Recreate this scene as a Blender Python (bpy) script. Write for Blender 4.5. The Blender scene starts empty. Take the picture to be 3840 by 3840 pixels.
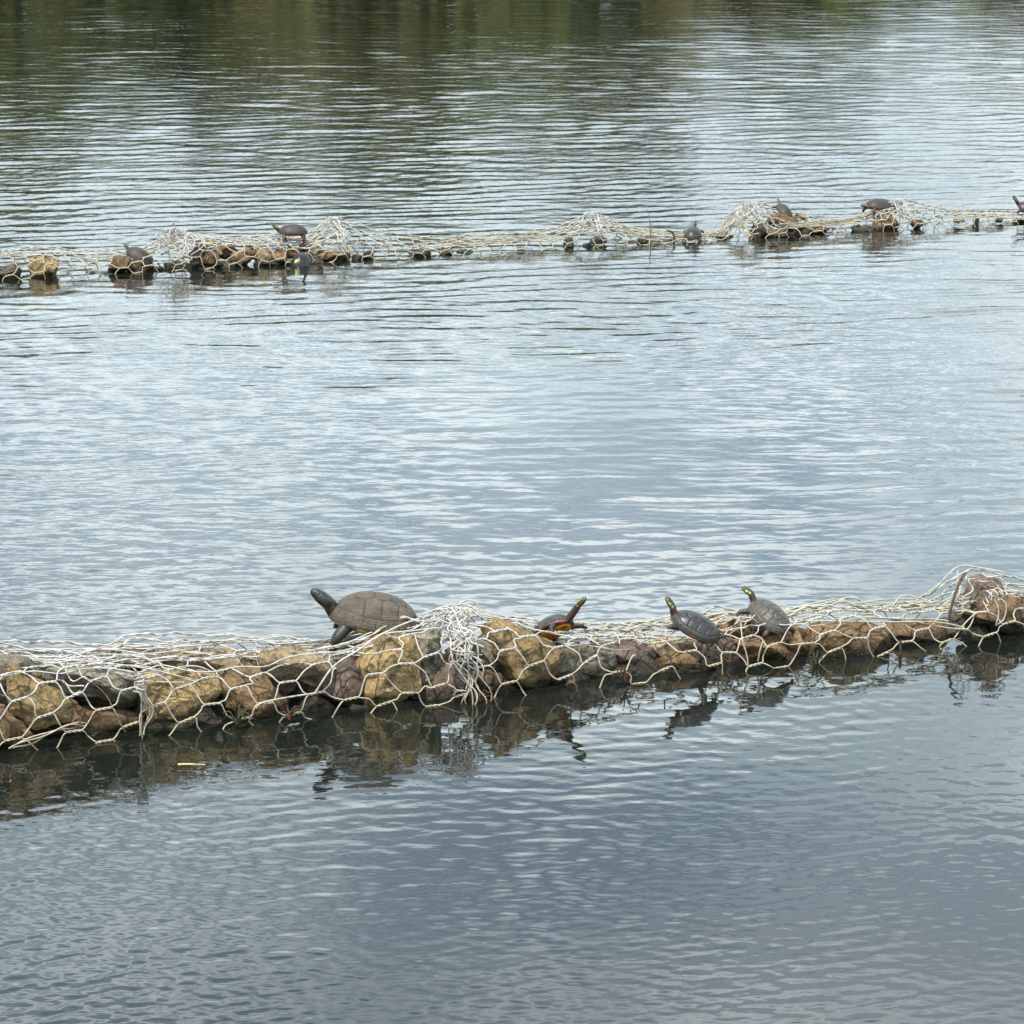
import bpy, bmesh, math, random
import numpy as np
from mathutils import Vector, Matrix, noise as mnoise

random.seed(7)
rng = np.random.default_rng(11)
R = math.radians
scene = bpy.context.scene
C = scene.collection

# ------------------------------------------------------------------ camera
CAM_H = 2.0
PITCH = math.atan(2560 / 12800)          # looking down 11.3 degrees
FPX = 12800.0                            # focal length in photo pixels (3840 wide)
cam = bpy.data.cameras.new('camera')
cam.sensor_width = 36.0
cam.lens = 36.0 * FPX / 3840.0
cam.clip_start = 0.1
cam.clip_end = 2000
camo = bpy.data.objects.new('camera', cam)
camo.location = (0, 0, CAM_H)
camo.rotation_euler = (math.pi / 2 - PITCH, 0, 0)
C.objects.link(camo)
scene.camera = camo

# ------------------------------------------------------------------ sky, sun, exposure
SUN_EL, SUN_AZ = R(62), R(214)           # azimuth clockwise from +Y: behind the camera, a little left
world = bpy.data.worlds.new('World')
scene.world = world
world.use_nodes = True
nt = world.node_tree
nt.nodes.clear()
out = nt.nodes.new('ShaderNodeOutputWorld')
bg = nt.nodes.new('ShaderNodeBackground')
bg.inputs['Strength'].default_value = 0.15
sky = nt.nodes.new('ShaderNodeTexSky')
sky.sky_type = 'NISHITA'
sky.sun_disc = False
sky.sun_elevation = SUN_EL
sky.sun_rotation = SUN_AZ
sky.air_density = 1.0
sky.dust_density = 0.7
sky.ozone_density = 1.5
tc = nt.nodes.new('ShaderNodeTexCoord')
sep = nt.nodes.new('ShaderNodeSeparateXYZ')
nt.links.new(tc.outputs['Generated'], sep.inputs[0])
addz = nt.nodes.new('ShaderNodeMath'); addz.operation = 'MAXIMUM'; addz.inputs[1].default_value = 0.0
nt.links.new(sep.outputs['Z'], addz.inputs[0])
addz2 = nt.nodes.new('ShaderNodeMath'); addz2.operation = 'ADD'; addz2.inputs[1].default_value = 0.10
nt.links.new(addz.outputs[0], addz2.inputs[0])
dx = nt.nodes.new('ShaderNodeMath'); dx.operation = 'DIVIDE'
dy = nt.nodes.new('ShaderNodeMath'); dy.operation = 'DIVIDE'
nt.links.new(sep.outputs['X'], dx.inputs[0]); nt.links.new(addz2.outputs[0], dx.inputs[1])
nt.links.new(sep.outputs['Y'], dy.inputs[0]); nt.links.new(addz2.outputs[0], dy.inputs[1])
cmb = nt.nodes.new('ShaderNodeCombineXYZ')
dxs = nt.nodes.new('ShaderNodeMath'); dxs.operation = 'MULTIPLY'; dxs.inputs[1].default_value = 0.7
nt.links.new(dx.outputs[0], dxs.inputs[0]); nt.links.new(dxs.outputs[0], cmb.inputs[0]); nt.links.new(dy.outputs[0], cmb.inputs[1])
CLOUD_SEED = 0.4
cmb.inputs[2].default_value = CLOUD_SEED
n1 = nt.nodes.new('ShaderNodeTexNoise')
n1.inputs['Scale'].default_value = 1.7
n1.inputs['Detail'].default_value = 5
n1.inputs['Roughness'].default_value = 0.55
nt.links.new(cmb.outputs[0], n1.inputs['Vector'])
cr = nt.nodes.new('ShaderNodeValToRGB')
cr.color_ramp.elements[0].position = 0.44
cr.color_ramp.elements[0].color = (0, 0, 0, 1)
cr.color_ramp.elements[1].position = 0.54
cr.color_ramp.elements[1].color = (1, 1, 1, 1)
hz = nt.nodes.new('ShaderNodeMapRange'); hz.interpolation_type = 'SMOOTHSTEP'
hz.inputs['From Min'].default_value = 0.05; hz.inputs['From Max'].default_value = 0.65
hz.inputs['To Min'].default_value = 0.07; hz.inputs['To Max'].default_value = -0.07
nt.links.new(addz.outputs[0], hz.inputs['Value'])
cov = nt.nodes.new('ShaderNodeMath'); cov.operation = 'ADD'       # cumulus stack up towards the horizon
nt.links.new(n1.outputs['Fac'], cov.inputs[0]); nt.links.new(hz.outputs[0], cov.inputs[1])
nt.links.new(cov.outputs[0], cr.inputs[0])
n2 = nt.nodes.new('ShaderNodeTexNoise')
n2.inputs['Scale'].default_value = 2.2
n2.inputs['Detail'].default_value = 5
nt.links.new(cmb.outputs[0], n2.inputs['Vector'])
cr2 = nt.nodes.new('ShaderNodeValToRGB')       # cloud body: grey bases to white tops
cr2.color_ramp.elements[0].position = 0.42
cr2.color_ramp.elements[0].color = (6.5, 8.2, 9.2, 1)
cr2.color_ramp.elements[1].position = 0.60
cr2.color_ramp.elements[1].color = (14.7, 16.3, 16.7, 1)
nt.links.new(n2.outputs['Fac'], cr2.inputs[0])
mx = nt.nodes.new('ShaderNodeMix'); mx.data_type = 'RGBA'
veil = nt.nodes.new('ShaderNodeMapRange'); veil.interpolation_type = 'SMOOTHSTEP'
veil.inputs['From Min'].default_value = 0.22; veil.inputs['From Max'].default_value = 0.75
veil.inputs['To Min'].default_value = 0.40; veil.inputs['To Max'].default_value = 0.05
nt.links.new(addz.outputs[0], veil.inputs['Value'])
vmx = nt.nodes.new('ShaderNodeMix'); vmx.data_type = 'FLOAT'
nt.links.new(cr.outputs['Color'], vmx.inputs[0]); nt.links.new(veil.outputs[0], vmx.inputs[2]); vmx.inputs[3].default_value = 1.0
nt.links.new(vmx.outputs[0], mx.inputs['Factor'])
nt.links.new(sky.outputs[0], mx.inputs[6])
dist = nt.nodes.new('ShaderNodeMapRange'); dist.interpolation_type = 'SMOOTHSTEP'     # far clouds near the horizon are greyer
dist.inputs['From Min'].default_value = 0.05; dist.inputs['From Max'].default_value = 0.20
dist.inputs['To Min'].default_value = 0.50; dist.inputs['To Max'].default_value = 1.0
nt.links.new(addz.outputs[0], dist.inputs['Value'])
cmul = nt.nodes.new('ShaderNodeVectorMath'); cmul.operation = 'SCALE'
nt.links.new(cr2.outputs['Color'], cmul.inputs[0]); nt.links.new(dist.outputs[0], cmul.inputs['Scale'])
nt.links.new(cmul.outputs[0], mx.inputs[7])
nt.links.new(mx.outputs[2], bg.inputs['Color'])
nt.links.new(bg.outputs[0], out.inputs[0])

sun = bpy.data.lights.new('sun', 'SUN')
sun.energy = 4.6
sun.angle = R(0.6)
sun.color = (1.0, 0.95, 0.87)
suno = bpy.data.objects.new('sun', sun)
sd = Vector((math.sin(SUN_AZ) * math.cos(SUN_EL), math.cos(SUN_AZ) * math.cos(SUN_EL), math.sin(SUN_EL)))
suno.rotation_euler = sd.to_track_quat('Z', 'Y').to_euler()
suno.location = (0, -5, 20)
C.objects.link(suno)

scene.view_settings.view_transform = 'Standard'
scene.view_settings.look = 'None'
scene.view_settings.exposure = 0.35
scene.view_settings.gamma = 1.0
scene.view_settings.use_curve_mapping = False
scene.cycles.max_bounces = 6
scene.cycles.glossy_bounces = 4
scene.cycles.diffuse_bounces = 3
scene.cycles.caustics_reflective = False
scene.cycles.sample_clamp_indirect = 6
scene.cycles.use_denoising = True

# ------------------------------------------------------------------ photo geometry helpers
cP, sP = math.cos(PITCH), math.sin(PITCH)
def ray(px, py):
    x, y = px - 1920.0, 1920.0 - py
    return Vector((x, FPX * cP + y * sP, -FPX * sP + y * cP)).normalized()
def on_z(px, py, z=0.0):
    d = ray(px, py)
    t = (z - CAM_H) / d.z
    return Vector((0, 0, CAM_H)) + d * t
def project(p):
    v = Vector(p) - Vector((0, 0, CAM_H))
    f = v.y * cP - v.z * sP
    u = v.y * sP + v.z * cP
    return 1920 + FPX * v.x / f, 1920 - FPX * u / f

class Row:
    """A line of gabions: u runs along it, w away from the camera, z up."""
    def __init__(s, pa, pb):
        a, b = on_z(*pa), on_z(*pb)
        s.o = Vector((a.x, a.y, 0))
        d = Vector((b.x - a.x, b.y - a.y, 0))
        s.L = d.length
        s.eu = d.normalized()
        s.ew = Vector((-s.eu.y, s.eu.x, 0))
    def pt(s, u, w, z):
        return s.o + s.eu * u + s.ew * w + Vector((0, 0, z))
    def plane(s, px, py, w=0.0):
        d = ray(px, py)
        o = Vector((0, 0, CAM_H))
        q = s.o + s.ew * w
        t = (q - o).dot(s.ew) / d.dot(s.ew)
        p = o + d * t
        return (p - s.o).dot(s.eu), p.z
    def p3(s, px, py, w=0.0):
        u, z = s.plane(px, py, w)
        return s.pt(u, w, z)

near = Row((0, 2820), (3840, 2395))
far = Row((0, 1052), (3840, 838))

# ------------------------------------------------------------------ object helpers
def tag(o, label=None, cat=None, group=None, kind=None):
    if label: o['label'] = label
    if cat: o['category'] = cat
    if group: o['group'] = group
    if kind: o['kind'] = kind
    return o
def empty(name, loc):
    o = bpy.data.objects.new(name, None)
    o.empty_display_size = 0.05
    o.location = loc
    C.objects.link(o)
    return o
def link(name, me, mat, parent=None, loc=None):
    o = bpy.data.objects.new(name, me)
    if mat is not None and len(me.materials) == 0:
        me.materials.append(mat)
    if parent is not None:
        o.parent = parent
    if loc is not None:
        o.location = loc
    C.objects.link(o)
    return o
def mesh_np(name, V, F, smooth=True):
    """V (n,3), F (m,k) all faces with the same number of corners."""
    me = bpy.data.meshes.new(name)
    V = np.asarray(V, dtype=np.float32); F = np.asarray(F, dtype=np.int32)
    k = F.shape[1]
    me.vertices.add(len(V)); me.vertices.foreach_set('co', V.ravel())
    me.loops.add(F.size); me.loops.foreach_set('vertex_index', F.ravel())
    me.polygons.add(len(F)); me.polygons.foreach_set('loop_start', np.arange(len(F), dtype=np.int32) * k)
    me.polygons.foreach_set('use_smooth', np.full(len(F), smooth))
    me.update(calc_edges=True)
    return me

class Tubes:
    def __init__(s):
        s.V, s.F, s.n = [], [], 0
    def add(s, pts, r, sides=6, r_end=None):
        pts = np.asarray([tuple(p) for p in pts], dtype=float)
        n = len(pts)
        t = np.gradient(pts, axis=0)
        t /= np.linalg.norm(t, axis=1, keepdims=True) + 1e-12
        m = np.abs(t.mean(axis=0) / (np.linalg.norm(t.mean(axis=0)) + 1e-9))
        ref = np.zeros(3); ref[int(np.argmin(m))] = 1
        a = np.cross(t, ref); a /= np.linalg.norm(a, axis=1, keepdims=True) + 1e-12
        b = np.cross(t, a)
        rr = np.full(n, r) if r_end is None else np.linspace(r, r_end, n)
        ang = np.arange(sides) * 2 * np.pi / sides
        ring = pts[:, None, :] + rr[:, None, None] * (np.cos(ang)[None, :, None] * a[:, None, :] + np.sin(ang)[None, :, None] * b[:, None, :])
        s.V.append(ring.reshape(-1, 3))
        i = np.arange(n - 1)[:, None] * sides + s.n
        j = np.arange(sides)[None, :]
        j2 = (j + 1) % sides
        f = np.stack([i + j, i + j2, i + j2 + sides, i + j + sides], axis=-1).reshape(-1, 4)
        s.F.append(f)
        s.n += n * sides
    def build(s, name, mat, parent, origin):
        V = np.concatenate(s.V) - np.array(origin)[None, :]
        return link(name, mesh_np(name, V, np.concatenate(s.F)), mat, parent)

def smooth_path(pts, n):
    """Catmull-Rom through the points."""
    P = [np.array(tuple(p), float) for p in pts]
    P = [2 * P[0] - P[1]] + P + [2 * P[-1] - P[-2]]
    segs = len(P) - 3
    res = []
    for k in range(n):
        f = k / (n - 1) * segs
        i = min(int(f), segs - 1); t = f - i
        a, b, c, d = P[i:i + 4]
        res.append(0.5 * (2 * b + (c - a) * t + (2 * a - 5 * b + 4 * c - d) * t * t + (3 * b - a - 3 * c + d) * t ** 3))
    return np.array(res)

# ------------------------------------------------------------------ materials
def new_mat(name):
    m = bpy.data.materials.new(name); m.use_nodes = True
    t = m.node_tree
    return m, t, t.nodes, t.links, t.nodes['Principled BSDF']
def N(nodes, kind, **kw):
    n = nodes.new(kind)
    for k, v in kw.items():
        if k.startswith('i_'):
            n.inputs[k[2:].replace('_', ' ')].default_value = v
        else:
            setattr(n, k, v)
    return n
def mixc(nodes, links, fac, a, b, blend='MIX'):
    m = nodes.new('ShaderNodeMix'); m.data_type = 'RGBA'; m.blend_type = blend
    for sock, val in (('Factor', fac), (6, a), (7, b)):
        if isinstance(val, (int, float)):
            m.inputs[sock].default_value = val
        elif isinstance(val, tuple):
            m.inputs[sock].default_value = (*val, 1)
        else:
            links.new(val, m.inputs[sock])
    return m.outputs[2]
def ramp(nodes, links, src, p0, p1, c0=(0, 0, 0), c1=(1, 1, 1)):
    r = nodes.new('ShaderNodeValToRGB')
    r.color_ramp.elements[0].position = p0; r.color_ramp.elements[0].color = (*c0, 1)
    r.color_ramp.elements[1].position = p1; r.color_ramp.elements[1].color = (*c1, 1)
    links.new(src, r.inputs[0])
    return r.outputs['Color']

def stone_mat(name, light, mid, dark, scale=14):
    m, t, nd, lk, bs = new_mat(name)
    tcn = N(nd, 'ShaderNodeTexCoord'); oi = N(nd, 'ShaderNodeObjectInfo')
    vec = N(nd, 'ShaderNodeVectorMath', operation='ADD')
    sc = N(nd, 'ShaderNodeVectorMath', operation='SCALE'); sc.inputs['Scale'].default_value = 9.0
    cx = N(nd, 'ShaderNodeCombineXYZ')
    lk.new(oi.outputs['Random'], cx.inputs[0]); lk.new(oi.outputs['Random'], cx.inputs[2])
    lk.new(cx.outputs[0], sc.inputs[0])
    lk.new(tcn.outputs['Object'], vec.inputs[0]); lk.new(sc.outputs[0], vec.inputs[1])
    big = N(nd, 'ShaderNodeTexNoise', i_Scale=scale, i_Detail=6, i_Roughness=0.62)
    fine = N(nd, 'ShaderNodeTexNoise', i_Scale=scale * 9, i_Detail=8, i_Roughness=0.72)
    blot = N(nd, 'ShaderNodeTexNoise', i_Scale=scale * 2.6, i_Detail=5, i_Roughness=0.6)
    for n in (big, fine, blot):
        lk.new(vec.outputs[0], n.inputs['Vector'])
    c = mixc(nd, lk, ramp(nd, lk, big.outputs['Fac'], 0.36, 0.62), mid, light)
    c = mixc(nd, lk, ramp(nd, lk, blot.outputs['Fac'], 0.49, 0.64), c, dark)
    spk = ramp(nd, lk, fine.outputs['Fac'], 0.34, 0.66, (0.40, 0.38, 0.36), (1.35, 1.33, 1.28))
    c = mixc(nd, lk, 0.85, c, spk, 'MULTIPLY')
    var = N(nd, 'ShaderNodeHueSaturation')
    mr = N(nd, 'ShaderNodeMapRange', i_To_Min=0.68, i_To_Max=1.08)
    lk.new(oi.outputs['Random'], mr.inputs['Value']); lk.new(mr.outputs[0], var.inputs['Value'])
    lk.new(c, var.inputs['Color'])
    # wet foot above the waterline, with an uneven edge
    geo = N(nd, 'ShaderNodeNewGeometry'); sp = N(nd, 'ShaderNodeSeparateXYZ')
    lk.new(geo.outputs['Position'], sp.inputs[0])
    wn = N(nd, 'ShaderNodeTexNoise', i_Scale=11, i_Detail=3)
    lk.new(geo.outputs['Position'], wn.inputs['Vector'])
    off = N(nd, 'ShaderNodeMath', operation='MULTIPLY_ADD'); off.inputs[1].default_value = -0.04
    lk.new(wn.outputs['Fac'], off.inputs[0]); lk.new(sp.outputs['Z'], off.inputs[2])
    wet = N(nd, 'ShaderNodeMapRange', i_From_Min=-0.002, i_From_Max=0.010, i_To_Min=1, i_To_Max=0)
    lk.new(off.outputs[0], wet.inputs['Value'])
    dk = mixc(nd, lk, 1.0, var.outputs[0], (0.34, 0.35, 0.30), 'MULTIPLY')
    lk.new(mixc(nd, lk, wet.outputs[0], var.outputs[0], dk), bs.inputs['Base Color'])
    ro = N(nd, 'ShaderNodeMapRange', i_To_Min=0.9, i_To_Max=0.32)
    lk.new(wet.outputs[0], ro.inputs['Value']); lk.new(ro.outputs[0], bs.inputs['Roughness'])
    bs.inputs['Specular IOR Level'].default_value = 0.3
    b1 = N(nd, 'ShaderNodeBump', i_Strength=0.9, i_Distance=0.006)
    b2 = N(nd, 'ShaderNodeBump', i_Strength=0.8, i_Distance=0.012)
    lk.new(fine.outputs['Fac'], b1.inputs['Height']); lk.new(blot.outputs['Fac'], b2.inputs['Height'])
    lk.new(b2.outputs[0], b1.inputs['Normal']); lk.new(b1.outputs[0], bs.inputs['Normal'])
    return m

STONE = {
    'gold':   stone_mat('stone_gold', (0.45, 0.325, 0.155), (0.32, 0.225, 0.105), (0.15, 0.11, 0.066)),
    'tan':    stone_mat('stone_tan', (0.40, 0.315, 0.195), (0.27, 0.205, 0.125), (0.14, 0.11, 0.075)),
    'grey':   stone_mat('stone_grey', (0.33, 0.295, 0.22), (0.22, 0.20, 0.155), (0.11, 0.10, 0.08)),
    'pale':   stone_mat('stone_pale', (0.48, 0.43, 0.34), (0.33, 0.30, 0.24), (0.17, 0.15, 0.12)),
    'brown':  stone_mat('stone_brown', (0.27, 0.175, 0.090), (0.175, 0.115, 0.066), (0.085, 0.058, 0.038)),
    'orange': stone_mat('stone_orange', (0.33, 0.205, 0.10), (0.20, 0.128, 0.07), (0.09, 0.062, 0.042)),
    'purple': stone_mat('stone_purple', (0.22, 0.165, 0.125), (0.145, 0.108, 0.085), (0.075, 0.058, 0.048)),
    'dark':   stone_mat('stone_dark', (0.15, 0.12, 0.09), (0.10, 0.08, 0.062), (0.05, 0.042, 0.034)),
}

def wire_mat():
    m, t, nd, lk, bs = new_mat('galvanised_wire')
    geo = N(nd, 'ShaderNodeNewGeometry'); sp = N(nd, 'ShaderNodeSeparateXYZ')
    lk.new(geo.outputs['Position'], sp.inputs[0])
    n = N(nd, 'ShaderNodeTexNoise', i_Scale=9, i_Detail=4)
    lk.new(geo.outputs['Position'], n.inputs['Vector'])
    off = N(nd, 'ShaderNodeMath', operation='MULTIPLY_ADD'); off.inputs[1].default_value = -0.09
    lk.new(n.outputs['Fac'], off.inputs[0]); lk.new(sp.outputs['Z'], off.inputs[2])
    st = N(nd, 'ShaderNodeMapRange', i_From_Min=-0.02, i_From_Max=0.085, i_To_Min=1, i_To_Max=0)
    lk.new(off.outputs[0], st.inputs['Value'])
    c = mixc(nd, lk, st.outputs[0], (0.45, 0.435, 0.40), (0.38, 0.34, 0.22))     # algae stain near the water
    n2 = N(nd, 'ShaderNodeTexNoise', i_Scale=60, i_Detail=4)
    lk.new(geo.outputs['Position'], n2.inputs['Vector'])
    c = mixc(nd, lk, ramp(nd, lk, n2.outputs['Fac'], 0.50, 0.70), c, (0.25, 0.20, 0.155))
    lk.new(c, bs.inputs['Base Color'])
    bs.inputs['Roughness'].default_value = 0.55
    bs.inputs['Specular IOR Level'].default_value = 0.35
    return m
WIRE = wire_mat()
def plain(name, col, rough=0.8, var=0.35, scale=60):
    m, t, nd, lk, bs = new_mat(name)
    tcn = N(nd, 'ShaderNodeTexCoord')
    n = N(nd, 'ShaderNodeTexNoise', i_Scale=scale, i_Detail=5)
    lk.new(tcn.outputs['Object'], n.inputs['Vector'])
    lo = tuple(c * (1 - var) for c in col); hi = tuple(min(1, c * (1 + var)) for c in col)
    lk.new(mixc(nd, lk, ramp(nd, lk, n.outputs['Fac'], 0.35, 0.65), lo, hi), bs.inputs['Base Color'])
    bs.inputs['Roughness'].default_value = rough
    return m
RUST = plain('rusty_steel', (0.07, 0.04, 0.028), 0.9)
TWIG = plain('dead_twig', (0.16, 0.11, 0.075), 0.9)
STRAW = plain('dry_straw', (0.45, 0.37, 0.19), 0.8)
WEED = plain('brown_weed', (0.10, 0.045, 0.02), 0.7)
ALGAE = plain('green_algae', (0.035, 0.04, 0.012), 0.6)

# ------------------------------------------------------------------ water
def vnoise(x, y, seed):
    """smooth value noise, numpy"""
    r = np.random.default_rng(seed).random((64, 64))
    xi = np.floor(x).astype(int); yi = np.floor(y).astype(int)
    fx = x - xi; fy = y - yi
    fx = fx * fx * (3 - 2 * fx); fy = fy * fy * (3 - 2 * fy)
    g = lambda i, j: r[i % 64, j % 64]
    return (g(xi, yi) * (1 - fx) + g(xi + 1, yi) * fx) * (1 - fy) + (g(xi, yi + 1) * (1 - fx) + g(xi + 1, yi + 1) * fx) * fy
def sstep(a, b, x):
    t = np.clip((x - a) / (b - a), 0, 1)
    return t * t * (3 - 2 * t)

def build_water():
    NR, NC = 1300, 440
    tt = np.linspace(1, 0, NR); dep = math.tan(R(2.15)) + (math.tan(R(25)) - math.tan(R(2.15))) * tt ** 1.3      # rows evenly spread over depression angles
    d = CAM_H / dep
    d = np.concatenate([[-30.0, 0.5], d, [d[-1] + 3, 61.0, 70.0]])
    tx = np.linspace(-0.21, 0.21, NC)
    dd = np.maximum(d, 2.5)
    X = dd[:, None] * tx[None, :]
    side = np.array([1.3, 3.0, 9.0])
    X = np.concatenate([X[:, :1] - (side[::-1] * 9)[None, :], X, X[:, -1:] + (side * 9)[None, :]], axis=1)
    Y = np.repeat(d[:, None], X.shape[1], axis=1)
    fade = np.ones_like(X)
    fade[:, :3] = 0; fade[:, -3:] = 0; fade[:2] = 0; fade[-3:] = 0
    rowsp = np.abs(np.gradient(d))[:, None]
    # where the breeze ruffles the surface
    big = vnoise(X * 0.33 + 5, Y * 0.16 + 2, 3)
    ruff = vnoise(X * 1.1 + 9, Y * 0.5 + 3, 5)
    lineY = near.o.y + (X - near.o.x) * (near.eu.y / near.eu.x)
    farY = far.o.y + (X - far.o.x) * (far.eu.y / far.eu.x)
    a_far = sstep(-0.8, 2.5, Y - farY)                                  # open water beyond the far row
    a_mid = sstep(-5.0, 0.3, Y - farY + 0.9 * X)                        # livelier towards the far row and the right
    rms = 0.008 + 0.019 * ruff + (0.008 + 0.022 * big) * a_mid + a_far * (0.027 + 0.022 * big)
    rms = rms * (1 - 0.15 * sstep(0.1, -0.8, Y - lineY))
    lamc = np.exp(np.interp(d, [4, 6, 8, 10, 13, 17, 22, 30, 45], np.log([.034, .040, .065, .14, .14, .13, .14, .19, .26])))[:, None]
    Z = np.zeros_like(X)
    r2 = np.random.default_rng(21)
    gx = 0.10 * np.sin(X * 2.1 + Y * 1.3) + 0.12 * (vnoise(X * 1.7, Y * 1.7, 8) - 0.5)
    gy = 0.06 * np.sin(X * 1.7 - Y * 1.9 + 1) + 0.10 * (vnoise(X * 1.5 + 7, Y * 1.5, 9) - 0.5)
    lams = 0.024 * (1.3 / 0.024) ** (np.arange(72) / 71.0)
    wsum = sum(np.exp(-2 * (np.log(l / lamc) / .85) ** 2) for l in lams)
    for k, lam in enumerate(lams):
        th = math.pi / 2 + R(6) + r2.normal(0, 0.42 if lam > 0.12 else 0.85)
        ph = r2.random() * 6.28
        kk = 2 * np.pi / lam
        w = np.exp(-(np.log(lam / lamc) / .85) ** 2) + 0.05 * (lam > .2)
        sl = w / np.sqrt(wsum / 2)
        keep = sstep(2.2, 4.0, lam / np.maximum(rowsp * max(abs(math.sin(th)), 0.25), 1e-4))
        if float((sl * keep).max()) < 1e-3: continue
        q = kk * ((X + gx) * math.cos(th) + (Y + gy) * math.sin(th)) + ph
        env = 0.2 + 1.6 * vnoise(X * 0.8 / (lam + 0.2) + ph * 3, Y * 0.5 / (lam + 0.2) + ph, int(ph * 100) + 1)
        Z += keep * env * sl / kk * np.sin(q)
    Z *= rms * fade
    chop = 0.12 + rms / 0.05
    V = np.stack([X, Y, Z], axis=-1).reshape(-1, 3)
    nr, nc = X.shape
    i = np.arange(nr - 1)[:, None] * nc; j = np.arange(nc - 1)[None, :]
    F = np.stack([i + j, i + j + 1, i + j + 1 + nc, i + j + nc], axis=-1).reshape(-1, 4)
    me = mesh_np('water', V, F)
    at = me.attributes.new('chop', 'FLOAT', 'POINT'); at.data.foreach_set('value', (chop * fade).ravel().astype(np.float32))
    return me
def water_mat():
    m, t, nd, lk, bs = new_mat('pond_water')
    bs.inputs['Base Color'].default_value = (0.0075, 0.010, 0.008, 1)
    bs.inputs['Roughness'].default_value = 0.02
    bs.inputs['IOR'].default_value = 1.333
    geo = N(nd, 'ShaderNodeNewGeometry')
    at = N(nd, 'ShaderNodeAttribute'); at.attribute_name = 'chop'
    mp = N(nd, 'ShaderNodeMapping'); mp.inputs['Scale'].default_value = (0.75, 1.0, 1.0)
    lk.new(geo.outputs['Position'], mp.inputs['Vector'])
    n1 = N(nd, 'ShaderNodeTexNoise', i_Scale=13, i_Detail=2.0, i_Roughness=0.45, i_Distortion=0.3)
    n2 = N(nd, 'ShaderNodeTexNoise', i_Scale=34, i_Detail=2, i_Roughness=0.5)
    lk.new(mp.outputs[0], n1.inputs['Vector']); lk.new(mp.outputs[0], n2.inputs['Vector'])
    ml = N(nd, 'ShaderNodeMath', operation='MULTIPLY_ADD'); ml.inputs[1].default_value = 0.5
    lk.new(n2.outputs['Fac'], ml.inputs[0]); lk.new(n1.outputs['Fac'], ml.inputs[2])
    hm = N(nd, 'ShaderNodeMath', operation='MULTIPLY')
    lk.new(ml.outputs[0], hm.inputs[0]); lk.new(at.outputs['Fac'], hm.inputs[1])
    bp = N(nd, 'ShaderNodeBump', i_Strength=1.0, i_Distance=0.0015)
    lk.new(hm.outputs[0], bp.inputs['Height'])
    lk.new(bp.outputs[0], bs.inputs['Normal'])
    return m
water = link('water', build_water(), water_mat())
tag(water, 'grey blue pond water with soft ripples and cloud reflections', 'water', kind='structure')

# ------------------------------------------------------------------ far bank and trees (they show as reflections)
def grass_mat():
    m, t, nd, lk, bs = new_mat('bank_grass')
    geo = N(nd, 'ShaderNodeNewGeometry')
    n = N(nd, 'ShaderNodeTexNoise', i_Scale=1.3, i_Detail=8, i_Roughness=0.7)
    lk.new(geo.outputs['Position'], n.inputs['Vector'])
    lk.new(mixc(nd, lk, ramp(nd, lk, n.outputs['Fac'], 0.35, 0.65), (0.055, 0.075, 0.014), (0.15, 0.16, 0.03)), bs.inputs['Base Color'])
    bs.inputs['Roughness'].default_value = 0.95
    return m
def build_bank():
    xs = np.linspace(-130, 130, 130); ys = np.concatenate([np.linspace(60, 75, 16), np.linspace(80, 220, 12)])
    X, Y = np.meshgrid(xs, ys)
    sh = 61.5 + 1.5 * np.sin(X * 0.11) + 1.2 * (vnoise(X * 0.3, Y * 0 + 3, 14) - 0.5)
    Z = -0.4 + 0.75 * sstep(0, 6, Y - sh) + 0.3 * (vnoise(X * 0.5, Y * 0.5, 15) - 0.5) + 0.008 * np.maximum(Y - 70, 0)
    nr, nc = X.shape
    i = np.arange(nr - 1)[:, None] * nc; j = np.arange(nc - 1)[None, :]
    F = np.stack([i + j, i + j + 1, i + j + 1 + nc, i + j + nc], axis=-1).reshape(-1, 4)
    return mesh_np('far_bank', np.stack([X, Y, Z], -1).reshape(-1, 3), F)
tag(link('far_bank', build_bank(), grass_mat()), 'grassy bank on the far side of the pond', 'bank', kind='structure')

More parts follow.
